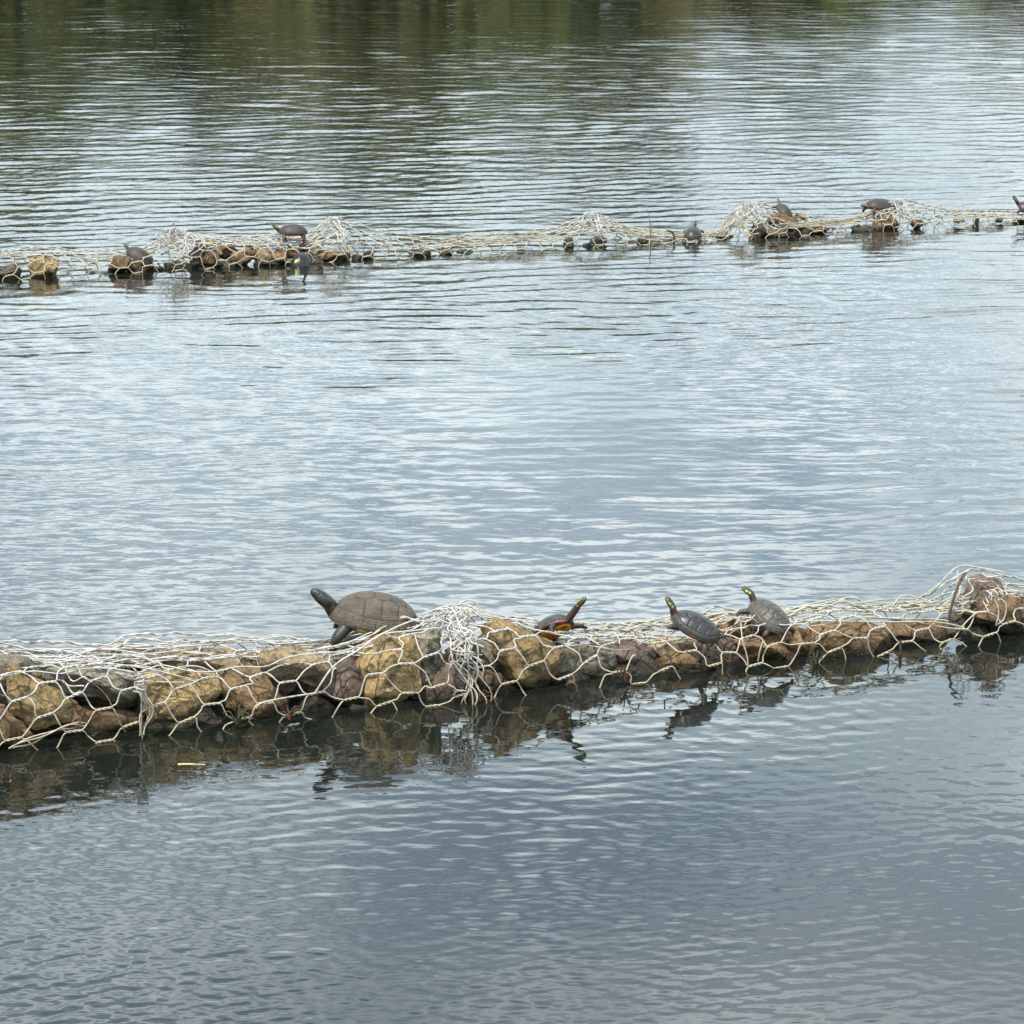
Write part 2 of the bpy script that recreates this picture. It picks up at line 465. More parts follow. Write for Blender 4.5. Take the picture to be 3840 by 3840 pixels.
BARK = plain('tree_bark', (0.085, 0.065, 0.048), 0.95, 0.4, 6)
def leaf_mat(name, a, b):
    m, t, nd, lk, bs = new_mat(name)
    oi = N(nd, 'ShaderNodeNewGeometry')
    lk.new(mixc(nd, lk, oi.outputs['Random Per Island'], a, b), bs.inputs['Base Color'])
    bs.inputs['Roughness'].default_value = 0.7
    return m
LEAF = [leaf_mat('leaf_olive', (0.075, 0.073, 0.02), (0.14, 0.132, 0.036)), leaf_mat('leaf_green', (0.07, 0.082, 0.018), (0.125, 0.14, 0.03))]
def make_tree(x, y, h, spread, kind, seed):
    r = random.Random(seed)
    root = empty('bank_tree', (x, y, 0.3))
    tag(root, 'leafy green tree on the far bank, showing only as a reflection in the water', 'tree', 'trees on the far bank')
    T = Tubes()
    T.add([(0, 0, -0.4), (0.05, 0, h * .2), (0.1, .05, h * .45), (0.05, .1, h * .8)], 0.016 * h, 8, 0.005 * h)
    blobs = []
    for k in range(12):
        a = r.uniform(0, 6.28); z0 = h * r.uniform(.16, .5)
        e = Vector((math.cos(a) * spread * r.uniform(.45, .8), math.sin(a) * spread * r.uniform(.45, .8), h * r.uniform(.08, .82)))
        T.add([(0.06, 0.03, z0), tuple(e * 0.5 + Vector((0, 0, z0 * .35))), tuple(e)], 0.007 * h, 5, 0.003 * h)
        blobs.append((e, spread * r.uniform(.32, .5)))
    blobs.append((Vector((0, 0, h * .85)), spread * .45)); blobs.append((Vector((0, 0, h * .6)), spread * .6))
    T.build('trunk', BARK, root, (0, 0, 0))
    V, F = [], []
    for c, rad in blobs:
        for _ in range(330):
            v = Vector((r.gauss(0, 1), r.gauss(0, 1), r.gauss(0, .8))).normalized() * rad * r.uniform(.55, 1.08)
            p = c + v
            if p.z < 0.1: continue
            s = r.uniform(.13, .27)
            n = (v.normalized() + Vector((r.uniform(-.9, .9), r.uniform(-.9, .9), r.uniform(-.6, .9)))).normalized()
            a = n.orthogonal().normalized() * s; b = n.cross(a).normalized() * s * .7
            k = len(V)
            V += [p - a, p - b, p + a, p + b]; F.append((k, k + 1, k + 2, k + 3))
    link('crown', mesh_np('crown', V, F, False), LEAF[kind], root)
for k, (x, y, h, s) in enumerate([(-14.5, 66, 5.6, 3.0), (-9.6, 65, 5.4, 3.0), (-5.4, 67, 5.0, 2.6), (-2.2, 65.5, 5.6, 2.8), (1.6, 66.5, 4.8, 2.6),
                                  (5.3, 67, 3.2, 2.2), (9.6, 68, 2.2, 1.8), (14, 69, 2.4, 2.0), (-20, 69, 6.5, 3.4), (20, 68, 6.5, 3.0), (-12, 63.8, 3.2, 2.4), (-7.3, 64, 3.6, 2.5), (-3.6, 63.6, 3.0, 2.4), (0.2, 64, 3.3, 2.4), (3.6, 64.5, 2.2, 1.9), (7.4, 65, 1.6, 1.6), (12, 66, 1.5, 1.6)]):
    make_tree(x, y, h, s, k % 2, 40 + k)

# ------------------------------------------------------------------ stones
def stone_mesh(pts, seed, rough=0.10, levels=3):
    bm = bmesh.new()
    for p in pts:
        bm.verts.new(p)
    res = bmesh.ops.convex_hull(bm, input=bm.verts)
    junk = list({e for e in res['geom_interior'] + res['geom_unused'] if isinstance(e, bmesh.types.BMVert)})
    bmesh.ops.delete(bm, geom=junk, context='VERTS')
    bmesh.ops.dissolve_limit(bm, angle_limit=R(13), verts=bm.verts, edges=bm.edges)
    size = max((v.co.length for v in bm.verts))
    o = Vector((seed * 3.17, seed * 1.3, seed * 7.7))
    bmesh.ops.bevel(bm, geom=list(bm.edges), offset=size * .022, offset_type='OFFSET', segments=2, profile=.6, affect='EDGES', clamp_overlap=True)
    bmesh.ops.triangulate(bm, faces=bm.faces)
    for lv in range(levels + 1):
        lim = size * (.55, .32, .2, .13)[min(lv, 3)]
        es = [e for e in bm.edges if e.calc_length() > lim]
        if es:
            bmesh.ops.subdivide_edges(bm, edges=es, cuts=1)
            bmesh.ops.triangulate(bm, faces=[f for f in bm.faces if len(f.verts) > 3])
    bmesh.ops.smooth_vert(bm, verts=bm.verts, factor=0.15, use_axis_x=True, use_axis_y=True, use_axis_z=True)
    bm.normal_update()
    for v in bm.verts:
        q = v.co / size
        a = mnoise.fractal(q * 2.4 + o, 1.0, 2.0, 4) * rough * .45
        t = mnoise.noise(q * 2.2 + o * 2)          # chips and ledges
        a -= max(0, t - .05) * rough * 1.5
        a += (round(t * 4) / 4 - t) * rough * 1.1
        v.co += v.normal * a * size
    me = bpy.data.meshes.new('stone')
    bm.to_mesh(me); bm.free()
    for p in me.polygons:
        p.use_smooth = True
    try:
        me.set_sharp_from_angle(angle=R(24))
    except Exception:
        pass
    return me

ZONES = {1: (0, 2300, .497), 2: (900, 2150, .497), 3: (1700, 2150, .497), 4: (2400, 2100, .3727), 5: (3000, 2050, .4348)}
def zpx(zone, p):
    a, b, s = ZONES[zone]
    return a + p[0] * s, b + p[1] * s

near_stones = [
 # zone, colour, offset behind the mesh, thickness, outline
 (1, 'grey', .06, .10, [(-60,350),(60,335),(200,340),(360,420),(340,520),(200,560),(60,600),(-60,560)]),
 (1, 'gold', .015, .12, [(90,425),(150,400),(320,480),(430,570),(560,670),(582,720),(565,790),(420,840),(260,850),(110,760),(70,600)]),
 (1, 'brown', .03, .09, [(-80,720),(60,720),(110,800),(200,900),(285,960),(240,1025),(100,1030),(-80,1000)]),
 (1, 'grey', .03, .12, [(395,430),(560,400),(800,420),(1010,470),(1022,620),(980,660),(860,672),(690,640),(500,600),(375,500)]),
 (1, 'brown', .035, .11, [(590,705),(800,715),(1060,760),(1095,930),(760,975),(600,960),(480,900)]),
 (1, 'gold', .015, .13, [(1110,480),(1300,440),(1500,470),(1672,500),(1660,570),(1560,650),(1530,730),(1400,800),(1180,860),(1120,700),(1092,560)]),
 (1, 'purple', .02, .10, [(1120,830),(1250,770),(1450,770),(1600,740),(1690,840),(1640,920),(1450,960),(1180,960)]),
 (1, 'pale', .17, .10, [(790,345),(860,262),(940,250),(1010,285),(1200,300),(1235,390),(1050,420),(800,400)]),
 (1, 'tan', .14, .12, [(1210,340),(1330,312),(1700,290),(1890,325),(1905,430),(1700,460),(1400,440),(1250,420)]),
 (2, 'brown', .02, .12, [(0,750),(130,735),(210,800),(265,900),(335,960),(340,1060),(250,1110),(60,1110),(-70,1000),(-130,850),(-100,740)]),
 (2, 'tan', .03, .12, [(180,640),(230,590),(400,580),(560,610),(700,680),(742,720),(695,790),(620,850),(460,810),(260,790),(200,730)]),
 (2, 'grey', .09, .10, [(560,625),(700,600),(980,560),(1010,600),(980,650),(850,680),(700,690),(600,660)]),
 (2, 'purple', .03, .11, [(655,830),(760,720),(840,662),(930,720),(955,800),(910,930),(880,1010),(720,970),(640,900)]),
 (2, 'gold', .005, .15, [(1000,570),(1060,500),(1150,460),(1290,500),(1315,600),(1340,700),(1330,850),(1250,950),(1150,1010),(1000,1020),(935,960),(945,850),(915,720)]),
 (2, 'grey', .035, .12, [(1290,480),(1400,450),(1490,450),(1510,560),(1500,700),(1440,800),(1340,870),(1320,700)]),
 (2, 'purple', .02, .12, [(1280,960),(1390,830),(1500,720),(1620,690),(1695,780),(1715,950),(1600,1040),(1400,1050),(1300,1020)]),
 (2, 'dark', .0, .06, [(795,1065),(860,1000),(970,1005),(1015,1070),(920,1120),(830,1110)]),
 (2, 'dark', .03, .09, [(395,1050),(480,960),(560,930),(690,985),(720,1080),(600,1120),(420,1110)]),
 (2, 'dark', .03, .08, [(-60,1090),(120,1080),(180,1150),(60,1190),(-80,1170)]),
 (3, 'gold', .0, .15, [(312,460),(350,390),(450,400),(590,480),(760,540),(822,590),(805,690),(745,800),(650,885),(520,865),(430,780),(380,690),(335,600)]),
 (3, 'grey', .05, .10, [(175,530),(300,470),(350,560),(400,700),(330,740),(220,680)]),
 (3, 'brown', .03, .10, [(190,810),(270,750),(390,760),(490,850),(470,930),(330,960),(200,900)]),
 (3, 'grey', .03, .11, [(770,620),(850,580),(1050,562),(1190,620),(1222,690),(1195,770),(1100,800),(960,760),(820,740)]),
 (3, 'dark', .03, .10, [(760,750),(900,720),(1060,820),(1090,900),(960,930),(780,900)]),
 (3, 'purple', .07, .12, [(1110,562),(1200,540),(1480,560),(1560,620),(1545,700),(1330,730),(1220,700),(1170,620)]),
 (3, 'dark', .025, .10, [(1215,740),(1330,700),(1500,700),(1540,760),(1490,850),(1300,870),(1200,830)]),
 (3, 'tan', .10, .10, [(1555,610),(1640,560),(1740,530),(1860,520),(1860,590),(1700,650),(1590,650)]),
 (4, 'brown', .01, .13, [(165,1070),(250,1000),(390,930),(490,892),(590,930),(680,1010),(760,1060),(890,1110),(820,1220),(400,1270),(160,1200)]),
 (4, 'dark', .03, .10, [(-60,1010),(60,980),(160,1040),(180,1150),(60,1200),(-60,1190)]),
 (4, 'orange', .05, .09, [(735,1010),(850,980),(955,1030),(960,1110),(800,1130),(730,1090)]),
 (4, 'tan', .05, .11, [(195,910),(300,830),(500,810),(645,830),(665,900),(560,940),(400,960),(240,970)]),
 (4, 'brown', .13, .12, [(750,660),(880,618),(1150,622),(1205,700),(1190,800),(1000,860),(820,820)]),
 (4, 'orange', .02, .13, [(1040,860),(1250,825),(1400,800),(1500,850),(1520,930),(1480,1030),(1250,1060),(1080,990)]),
 (4, 'orange', .04, .12, [(1430,800),(1500,752),(1605,750),(1645,850),(1695,930),(1650,1030),(1500,1050),(1420,950)]),
 (4, 'orange', .10, .10, [(1440,690),(1480,640),(1560,655),(1745,730),(1725,800),(1640,820),(1500,770)]),
 (4, 'dark', .10, .09, [(1175,700),(1280,685),(1385,700),(1380,810),(1280,830),(1190,810)]),
 (4, 'dark', .08, .08, [(1640,900),(1760,880),(1830,960),(1790,1040),(1650,1050)]),
 (5, 'brown', .0, .15, [(165,800),(250,720),(350,688),(560,680),(740,735),(725,800),(762,920),(735,1060),(450,1090),(215,1060),(155,960)]),
 (5, 'brown', .04, .11, [(830,760),(900,690),(1050,640),(1190,650),(1255,740),(1265,830),(1100,890),(900,870)]),
 (5, 'dark', .15, .09, [(1215,700),(1330,622),(1440,660),(1450,730),(1250,760)]),
 (5, 'purple', .04, .13, [(1495,440),(1565,330),(1640,278),(1720,305),(1765,390),(1765,560),(1710,660),(1560,660),(1505,560)]),
 (5, 'brown', .08, .12, [(1765,450),(1900,430),(2040,450),(2080,640),(1900,720),(1760,660)]),
 (5, 'dark', .08, .09, [(1480,740),(1580,670),(1720,680),(1750,750),(1640,830),(1500,800)]),
 (5, 'dark', .05, .10, [(1720,720),(1860,690),(2040,690),(2060,790),(1800,830)]),
]
# ------------------------------------------------------------------ gabions
NEAR_JOINTS = (1745, 3640)
u_of = lambda row, px, w=0.0, y=None: row.plane(px, y if y is not None else (2600 if row is near else 950), w)[0]

class Profile:
    """Heights of the mesh along a row, from photo pixels of its front shoulder and back edge."""
    def __init__(s, row, front, back, depth):
        s.row, s.D = row, depth
        f = [row.plane(x, y, 0.03) for x, y in front]
        b = [row.plane(x, y, depth) for x, y in back]
        s.fu, s.fz = zip(*f); s.bu, s.bz = zip(*b)
    def h(s, u):
        return float(np.interp(u, s.fu, s.fz)), float(np.interp(u, s.bu, s.bz))
    def path(s, u):
        hf, hb = s.h(u)
        hf = max(hf, 0.02); D = s.D
        pts = [(-0.012, -0.09), (-0.018, hf * 0.35), (-0.004, hf * 0.78), (0.03, hf), (D * .5, (hf + hb) / 2 + 0.004), (D, hb), (D + .03, hb * .6), (D + .045, -0.06)]
        return pts
    def S(s, u, v):
        """v = arc length from the foot of the front face"""
        p = s.path(u)
        for (a, b), (c, d) in zip(p, p[1:]):
            l = math.hypot(c - a, d - b)
            if v <= l:
                t = v / l
                return a + (c - a) * t, b + (d - b) * t
            v -= l
        return None
    def length(s, u):
        p = s.path(u)
        return sum(math.hypot(c - a, d - b) for (a, b), (c, d) in zip(p, p[1:]))

near_prof = Profile(near,
    [(-400, 2590), (0, 2560), (150, 2540), (370, 2520), (560, 2530), (800, 2530), (1000, 2510), (1200, 2480), (1330, 2440), (1480, 2385), (1620, 2350), (1760, 2375), (1900, 2370), (1990, 2362), (2100, 2400), (2300, 2405), (2520, 2395), (2700, 2400), (2800, 2385), (2950, 2345), (3100, 2345), (3200, 2320), (3350, 2330), (3480, 2310), (3600, 2290), (3700, 2285), (3840, 2290), (4200, 2290)],
    [(-400, 2450), (0, 2425), (150, 2445), (330, 2435), (500, 2408), (800, 2396), (1000, 2405), (1150, 2412), (1350, 2400), (1500, 2350), (1650, 2298), (1760, 2302), (1850, 2325), (1960, 2345), (2100, 2350), (2300, 2352), (2500, 2345), (2750, 2300), (2850, 2325), (2960, 2290), (3110, 2270), (3280, 2284), (3450, 2265), (3560, 2200), (3625, 2140), (3740, 2160), (3840, 2190), (4200, 2200)], 0.26)
far_prof = Profile(far,
    [(-300, 985), (0, 975), (170, 955), (330, 985), (470, 985), (570, 960), (670, 910), (760, 920), (900, 920), (1050, 925), (1150, 940), (1250, 885), (1330, 905), (1450, 925), (1650, 930), (1900, 915), (2100, 895), (2220, 860), (2330, 880), (2450, 895), (2600, 893), (2680, 888), (2760, 830), (2850, 810), (2950, 850), (3100, 850), (3250, 830), (3350, 785), (3450, 815), (3600, 815), (3840, 820), (4200, 815)],
    [(-300, 965), (0, 945), (170, 940), (330, 950), (470, 950), (570, 925), (640, 880), (680, 866), (760, 900), (900, 898), (1050, 890), (1150, 895), (1200, 850), (1245, 820), (1320, 850), (1450, 885), (1600, 898), (1800, 890), (2000, 880), (2120, 850), (2220, 806), (2300, 840), (2400, 868), (2550, 886), (2680, 884), (2740, 810), (2790, 768), (2860, 770), (2960, 810), (3080, 835), (3200, 828), (3300, 790), (3370, 752), (3440, 770), (3560, 795), (3840, 803), (4200, 800)], 0.24)

near_twists = [(75,2622),(169,2683),(119,2742),(278,2608),(390,2658),(368,2546),(485,2583),(490,2717),(587,2643),(683,2576),(701,2700),(795,2640),(895,2578),(912,2695),
 (1079,2557),(1183,2600),(994,2637),(1283,2508),(1153,2498),(1404,2528),(1317,2620),(1526,2550),(1442,2639),(1650,2570),(1479,2438),(1616,2456),(1715,2480),
 (1904,2436),(1909,2560),(2011,2488),(1978,2386),(2117,2540),(2098,2426),(2212,2473),(2319,2520),(2281,2416),(2401,2456),(2495,2508),(2520,2403),(2584,2443),
 (2680,2493),(2734,2447),(2803,2389),(2832,2493),(2903,2417),(2993,2342),(3030,2413),(3104,2372),(3130,2437),(3226,2393),(3178,2315),(3296,2354),(3396,2407),(3457,2361),(3552,2404),(3602,2359),(3683,2296),(3713,2380),(3783,2335)]

def hex_sheet(tubes, row, prof, u0, u1, v0, v1, P, Q, ph, rw, jit, snaps=None, lift=0.0, tilt=0.003, sides=6, seed=0, drop=0.0, twist_n=13, slack=0.008, damage=None):
    """Double-twist hexagonal mesh draped over the stones."""
    r = random.Random(seed)
    def surf(u, v):
        q = prof.S(u, v)
        if q is None:
            return None
        w, z = q
        n = mnoise.noise(Vector((u * 6, v * 6, seed + 3.1))) * slack * 1.6
        return row.pt(u, w - n * .6, z + n + lift)
    nodes, raw = {}, {}
    nj = int((v1 - v0) / Q) + 2
    ni = int((u1 - u0) / P) + 3
    hl = P * 0.125
    for j in range(nj):
        for i in range(-1, ni):
            u = u0 + (i + 0.5 * (j % 2)) * P + ph[0]
            v = v0 + j * Q + ph[1]
            if u < u0 - P * .3 or u > u1 + P * .3 or v < v0 or v > v1 or v < 0.0:
                continue
            u += r.gauss(0, jit); v += r.gauss(0, jit)
            c = surf(u, max(v, 0.001))
            if c is None:
                continue
            th = r.gauss(0, 0.13)
            a = surf(u - hl, max(v + tilt * -.5 - th * hl, .001)); b = surf(u + hl, max(v + tilt * .5 + th * hl, .001))
            if a is None or b is None:
                continue
            d = (b - a) * 0.5
            raw[(i, j)] = [c, d, v]
    if snaps:       # pull the front cells to where they hang in the photograph, one twist each
        pr = []
        for k, (c, d, v) in raw.items():
            if v < 0.32:
                px, py = project(c)
                for si, sp in enumerate(snaps):
                    e = math.hypot(sp[0] - px, (sp[1] - py) * 1.25)
                    if e < 70: pr.append((e, k, si))
        pr.sort(); used_k, used_s = {}, set()
        for e, k, si in pr:
            if k not in used_k and si not in used_s:
                used_k[k] = si; used_s.add(si)
        shift = {}
        for k, si in used_k.items():
            c = raw[k][0]; w = (c - row.o).dot(row.ew)
            shift[k] = row.p3(snaps[si][0], snaps[si][1], w) - c
        for k in raw:
            if k in shift:
                raw[k][0] = raw[k][0] + shift[k]
            elif raw[k][2] < 0.32:      # neighbours follow
                nb = [shift[q] for q in shift if abs(q[0] - k[0]) <= 1 and abs(q[1] - k[1]) <= 2]
                if nb: raw[k][0] = raw[k][0] + sum(nb, Vector((0, 0, 0))) / len(nb) * .8
    for k, (c, d, v) in raw.items():
        nodes[k] = (c - d, c + d)
    for (i, j), (a, b) in nodes.items():
        if r.random() < drop:
            continue
        # the twist: two strands wound round each other
        ax = (b - a); L = ax.length; ax = ax.normalized()
        n = ax.orthogonal().normalized(); m = ax.cross(n)
        ph0 = r.uniform(0, 6.28); turns = 1.5
        ends = []
        for st in (0, math.pi):
            pts = []
            for k in range(twist_n):
                t = k / (twist_n - 1)
                ang = ph0 + st + turns * 2 * math.pi * t
                rad = rw * 1.05 * min(1, 6 * t + .35, 6 * (1 - t) + .35)
                pts.append(a + ax * L * t + (n * math.cos(ang) + m * math.sin(ang)) * rad)
            tubes.add(pts, rw, sides)
        # single wires to the neighbours on the right, above and below
        for dj in (-1, 1):
            k2 = (i if j % 2 == 0 else i + 1, j + dj)
            if k2 in nodes and r.random() >= drop * .5:
                e = nodes[k2][0]
                mid = (b + e) * .5 + Vector((r.gauss(0, 1), r.gauss(0, 1), r.gauss(0, 1))) * slack * .45
                ex = (e - b).normalized()
                ea = (nodes[k2][1] - nodes[k2][0]).normalized()
                pts = smooth_path([b - ax * 0.004, b + (ex * .75 + ax * .45) * 0.006, mid, e - (ex * .75 + ea * .45) * 0.006, e + ea * 0.004], 11)
                tubes.add(pts, rw, sides)

def bundle(tubes, path, n, width, rw, seed, loops=0.35, steps=34, depth=None, rag=0.25, freq=(.8, 2.4)):
    """tangle of lacing wires along a path"""
    r = random.Random(seed)
    depth = depth or width * .5
    base = smooth_path(path, steps)
    tang = np.gradient(base, axis=0)
    tang /= np.linalg.norm(tang, axis=1, keepdims=True)
    side = np.cross(tang, np.array([0, 1, 0.01])); side /= np.linalg.norm(side, axis=1, keepdims=True) + 1e-9
    for k in range(n):
        s0 = int(steps * r.uniform(0, rag)); s1 = steps - int(steps * r.uniform(0, rag))
        ox, oy = r.uniform(-.5, .5), r.uniform(-.5, .5)
        f, p1, p2 = r.uniform(*freq), r.uniform(0, 6.28), r.uniform(0, 6.28)
        amp = r.uniform(.12, loops)
        pts = []
        for q in range(s0, s1):
            t = q / steps
            x = (ox + amp * math.sin(f * 6.28 * t + p1)) * width
            y = (oy + amp * math.sin(f * 6.28 * t * .9 + p2)) * depth
            b = base[q]
            pts.append(b + side[q] * x + np.array([0, 1, 0]) * y)
        if len(pts) > 5:
            tubes.add(smooth_path(pts[::1], len(pts) * 2), rw, 6)
def coil(tubes, path, turns, rad, rw, seed, n=None):
    r = random.Random(seed)
    n = n or int(turns * 10)
    base = smooth_path(path, n)
    tang = np.gradient(base, axis=0); tang /= np.linalg.norm(tang, axis=1, keepdims=True)
    a = np.cross(tang, [0.1, 0.2, 1]); a /= np.linalg.norm(a, axis=1, keepdims=True); b = np.cross(tang, a)
    pts = []
    for k in range(n):
        th = turns * 6.28 * k / n + .4 * math.sin(k * .7)
        rr = rad * (0.75 + .4 * mnoise.noise(Vector((k * .13, seed, 0))))
        pts.append(base[k] + (a[k] * math.cos(th) + b[k] * math.sin(th)) * rr)
    tubes.add(pts, rw, 6)

def edge_wires(tubes, row, prof, u0, u1, rw, seed, n=3, spread=0.03, back=True):
    """long selvedge wires sagging along the top"""
    r = random.Random(seed)
    for k in range(n):
        fr = r.choice([0.0, .35, .6, .8, 1.0, 1.0]) if k else 1.0
        pts = []
        m = max(6, int((u1 - u0) / 0.06))
        for q in range(m + 1):
            u = u0 + (u1 - u0) * q / m
            hf, hb = prof.h(u)
            w = 0.03 + (prof.D - .03) * fr + r.gauss(0, spread * .3)
            z = hf + (hb - hf) * fr + abs(r.gauss(0, 1)) * spread * .3 + 0.004
            pts.append(row.pt(u, w, z))
        tubes.add(smooth_path(pts, m * 4), rw, 6)
        if k % 2 == 0:      # its twin winds round it
            base = smooth_path(pts, m * 8)
            th = np.arange(len(base)) * 0.75
            off = np.stack([0 * th, np.cos(th), np.sin(th)], -1) * rw * 1.9
            tubes.add(base + off, rw, 5)

def best_phase(row, prof, u0, u1, P, Q, snaps):
    pts = [row.plane(x, y, 0.0) for x, y in snaps]
    pts = [(u, z) for u, z in pts if u0 - .05 < u < u1 + .05 and z > 0.0]
    best = (1e9, 0, 0)
    for a in range(14):
        for b in range(14):
            pu, pv = P * a / 14, 2 * Q * b / 14
            e = 0
            for u, z in pts:
                v = z + 0.09
                m = 9
                for j0 in range(int((v - pv) / Q) - 1, int((v - pv) / Q) + 3):
                    uu = (u - u0 - pu) / P - 0.5 * (j0 % 2)
                    uu -= round(uu)
                    m = min(m, (uu * P) ** 2 + (v - pv - j0 * Q) ** 2)
                e += m
            if e < best[0]:
                best = (e, pu, pv)
    return best[1], best[2]

RW = 0.00175
P_HEX, Q_HEX = 0.135, 0.0368
def gabion_common(row, prof, name_label, u0, u1, seed, snaps, rw, dens=1.0, sides=6, lid=True, twn=13):
    base = row.pt((u0 + u1) / 2, prof.D / 2, 0)
    g = empty('gabion', base)
    tag(g, name_label, 'gabion')
    T = Tubes()
    if snaps:
        ph = best_phase(row, prof, u0, u1, P_HEX, Q_HEX, snaps)
    else:
        ph = (random.Random(seed).uniform(0, P_HEX), random.Random(seed + 1).uniform(0, Q_HEX))
    hex_sheet(T, row, prof, u0, u1, 0.0, 0.9, P_HEX, Q_HEX, ph, rw, 0.006 if snaps else 0.009, snaps, 0.0, seed=seed, drop=0.02, twist_n=twn, sides=sides)
    T.build('wire_mesh', WIRE, g, base)
    if lid:
        T = Tubes()
        um = (u0 + u1) / 2
        hf, hb = prof.h(um)
        hex_sheet(T, row, prof, u0, u1, 0.10 + max(hf, .02), 0.10 + max(hf, .02) + prof.D + .05, P_HEX * .9, Q_HEX * .8, (0.04, 0.01), rw * .9, 0.012, None, 0.006, seed=seed + 50, drop=0.30, twist_n=twn, slack=0.014, sides=sides)
        T.build('lid_mesh', WIRE, g, base)
    T = Tubes()
    edge_wires(T, row, prof, u0, u1, rw, seed + 9, n=6 if dens >= 1 else 2)
    T.build('edge_wire', WIRE, g, base)
    return g, base

n_u = [near.plane(x, y, 0.0)[0] for x, y in ((-260, 2800), (1745, 2560), (3640, 2300), (4120, 2300))]
NEAR_LABELS = ['gabion of golden and grey stones under the big turtle, left end of near row',
               'middle gabion of the near row carrying three small turtles',
               'gabion in the near row at the right edge, mesh raised over a tall stone']
near_g = []
for k in range(3):
    near_g.append(gabion_common(near, near_prof, NEAR_LABELS[k], n_u[k], n_u[k + 1], 100 + k, near_twists, RW, lid=False))
def which(u, edges):
    for k in range(len(edges) - 1):
        if u < edges[k + 1]:
            return k
    return len(edges) - 2

def add_stone(gb, row, me_pts, center, col, seed, rough=0.10):
    g, base = gb
    pts = [tuple(p - center) for p in me_pts]
    me = stone_mesh(pts, seed, rough)
    return link('stone', me, STONE[col], g, center - base)

for k, (zone, col, w, T_, poly) in enumerate(near_stones):
    r = random.Random(300 + k)
    w = w + 0.012
    px = [zpx(zone, p) for p in poly]
    uz = [near.plane(x, y, w + T_ * .35) for x, y in px]
    cu = sum(a for a, _ in uz) / len(uz); cz = sum(b for _, b in uz) / len(uz)
    pts = []
    grow = 1.14
    for a, b in uz:
        du, dz = (a - cu) * grow, (b - cz) * grow
        pts.append(near.pt(cu + du, w + T_ * r.uniform(.28, .45), cz + dz))
        if r.random() < .5:
            s = r.uniform(.35, .85)
            pts.append(near.pt(cu + du * s, w + T_ * r.uniform(0.0, .18), cz + dz * s))
        s = r.uniform(.65, .92)
        pts.append(near.pt(cu + du * s, w + T_ * r.uniform(.8, 1.1), cz + dz * s))
    center = near.pt(cu, w + T_ * .5, cz)
    add_stone(near_g[which(cu, n_u)], near, pts, center, col, k + 1.0)

# stones further inside the baskets, seen through the gaps
fill_meshes = []
for k in range(7):
    r = random.Random(700 + k)
    pts = []
    for _ in range(22):
        v = Vector((r.gauss(0, 1), r.gauss(0, 1), r.gauss(0, 1))).normalized()
        pts.append(Vector((v.x * .085, v.y * .065, v.z * .058)) * r.uniform(.8, 1.15))
    fill_meshes.append(stone_mesh([tuple(p) for p in pts], 50 + k, 0.09))
fm = {}
def shared(k, col):
    if (k, col) not in fm:
        me = fill_meshes[k].copy(); me.materials.clear(); me.materials.append(STONE[col]); fm[(k, col)] = me
    return fm[(k, col)]
r = random.Random(77)
u = n_u[0]
while u < n_u[3]:
    hf, hb = near_prof.h(u)
    px, _ = project(near.pt(u, 0, 0))
    for (w, zz) in ((.15, .0), (.20, .055), (.17, -.03), (.12, -0.035)):
        z = zz + r.uniform(-.01, .01)
        top = hf + (hb - hf) * (w / near_prof.D) - 0.075
        if z > top: z = top
        s = r.uniform(.8, 1.05)
        if px > 2950 and (zz > .03 or (px > 3180 and px < 3560)):
            continue
        g, base = near_g[which(u, n_u)]
        o = link('stone', shared(r.randrange(7), r.choice(['brown', 'dark', 'dark', 'purple', 'grey'])), None, g, near.pt(u + r.uniform(-.03, .03), w, z) - base)
        o.rotation_euler = (r.uniform(-.3, .3), r.uniform(-.3, .3), r.uniform(0, 6.28)); o.scale = (s, s, s)
    u += r.uniform(.085, .12)
# beyond the left edge of the picture the row goes on
for k, (du, dz, col) in enumerate([(.04, .05, 'tan'), (.12, .03, 'brown'), (.07, .11, 'grey')]):
    g, base = near_g[0]
    o = link('stone', shared(k, col), None, g, near.pt(n_u[0] + du, .07, dz) - base)
for k, (du, dz, col) in enumerate([(.12, .05, 'brown'), (.2, .02, 'dark'), (.27, .05, 'tan')]):
    g, base = near_g[2]
    o = link('stone', shared(k + 3, col), None, g, near.pt(n_u[2] + du, .08, dz) - base)

# lacing at the joints of the near row
def P3(px, py, w):
    return near.p3(px, py, w)
T = Tubes()
bundle(T, [P3(1800, 2650, -.035), P3(1775, 2545, -.035), P3(1740, 2440, -.02), P3(1700, 2360, .03), P3(1655, 2310, .10)], 11, .052, RW, 1, .32, freq=(1.5, 4))
bundle(T, [P3(1790, 2540, -.04), P3(1750, 2430, -.03), P3(1735, 2350, .01), P3(1745, 2315, .1)], 6, .06, RW, 2, .45, freq=(1.5, 4))
coil(T, [P3(1640, 2310, .1), P3(1700, 2305, .12), P3(1760, 2312, .14)], 8, .022, RW, 3)
coil(T, [P3(1690, 2350, .05), P3(1730, 2400, .0), P3(1770, 2500, -.03)], 7, .017, RW, 4)
bundle(T, [P3(1560, 2370, .12), P3(1640, 2330, .12), P3(1740, 2315, .12), P3(1860, 2345, .14)], 5, .05, RW, 5, .5, depth=.08)
T.build('lacing_wire', WIRE, near_g[1][0], near_g[1][1])
T = Tubes()
coil(T, [P3(525, 2520, -.02), P3(528, 2560, -.03), P3(515, 2600, -.03)], 6, .014, RW, 6)
bundle(T, [P3(535, 2520, -.02), P3(545, 2600, -.025), P3(560, 2680, -.025), P3(535, 2760, -.02)], 5, .03, RW, 7, .3)
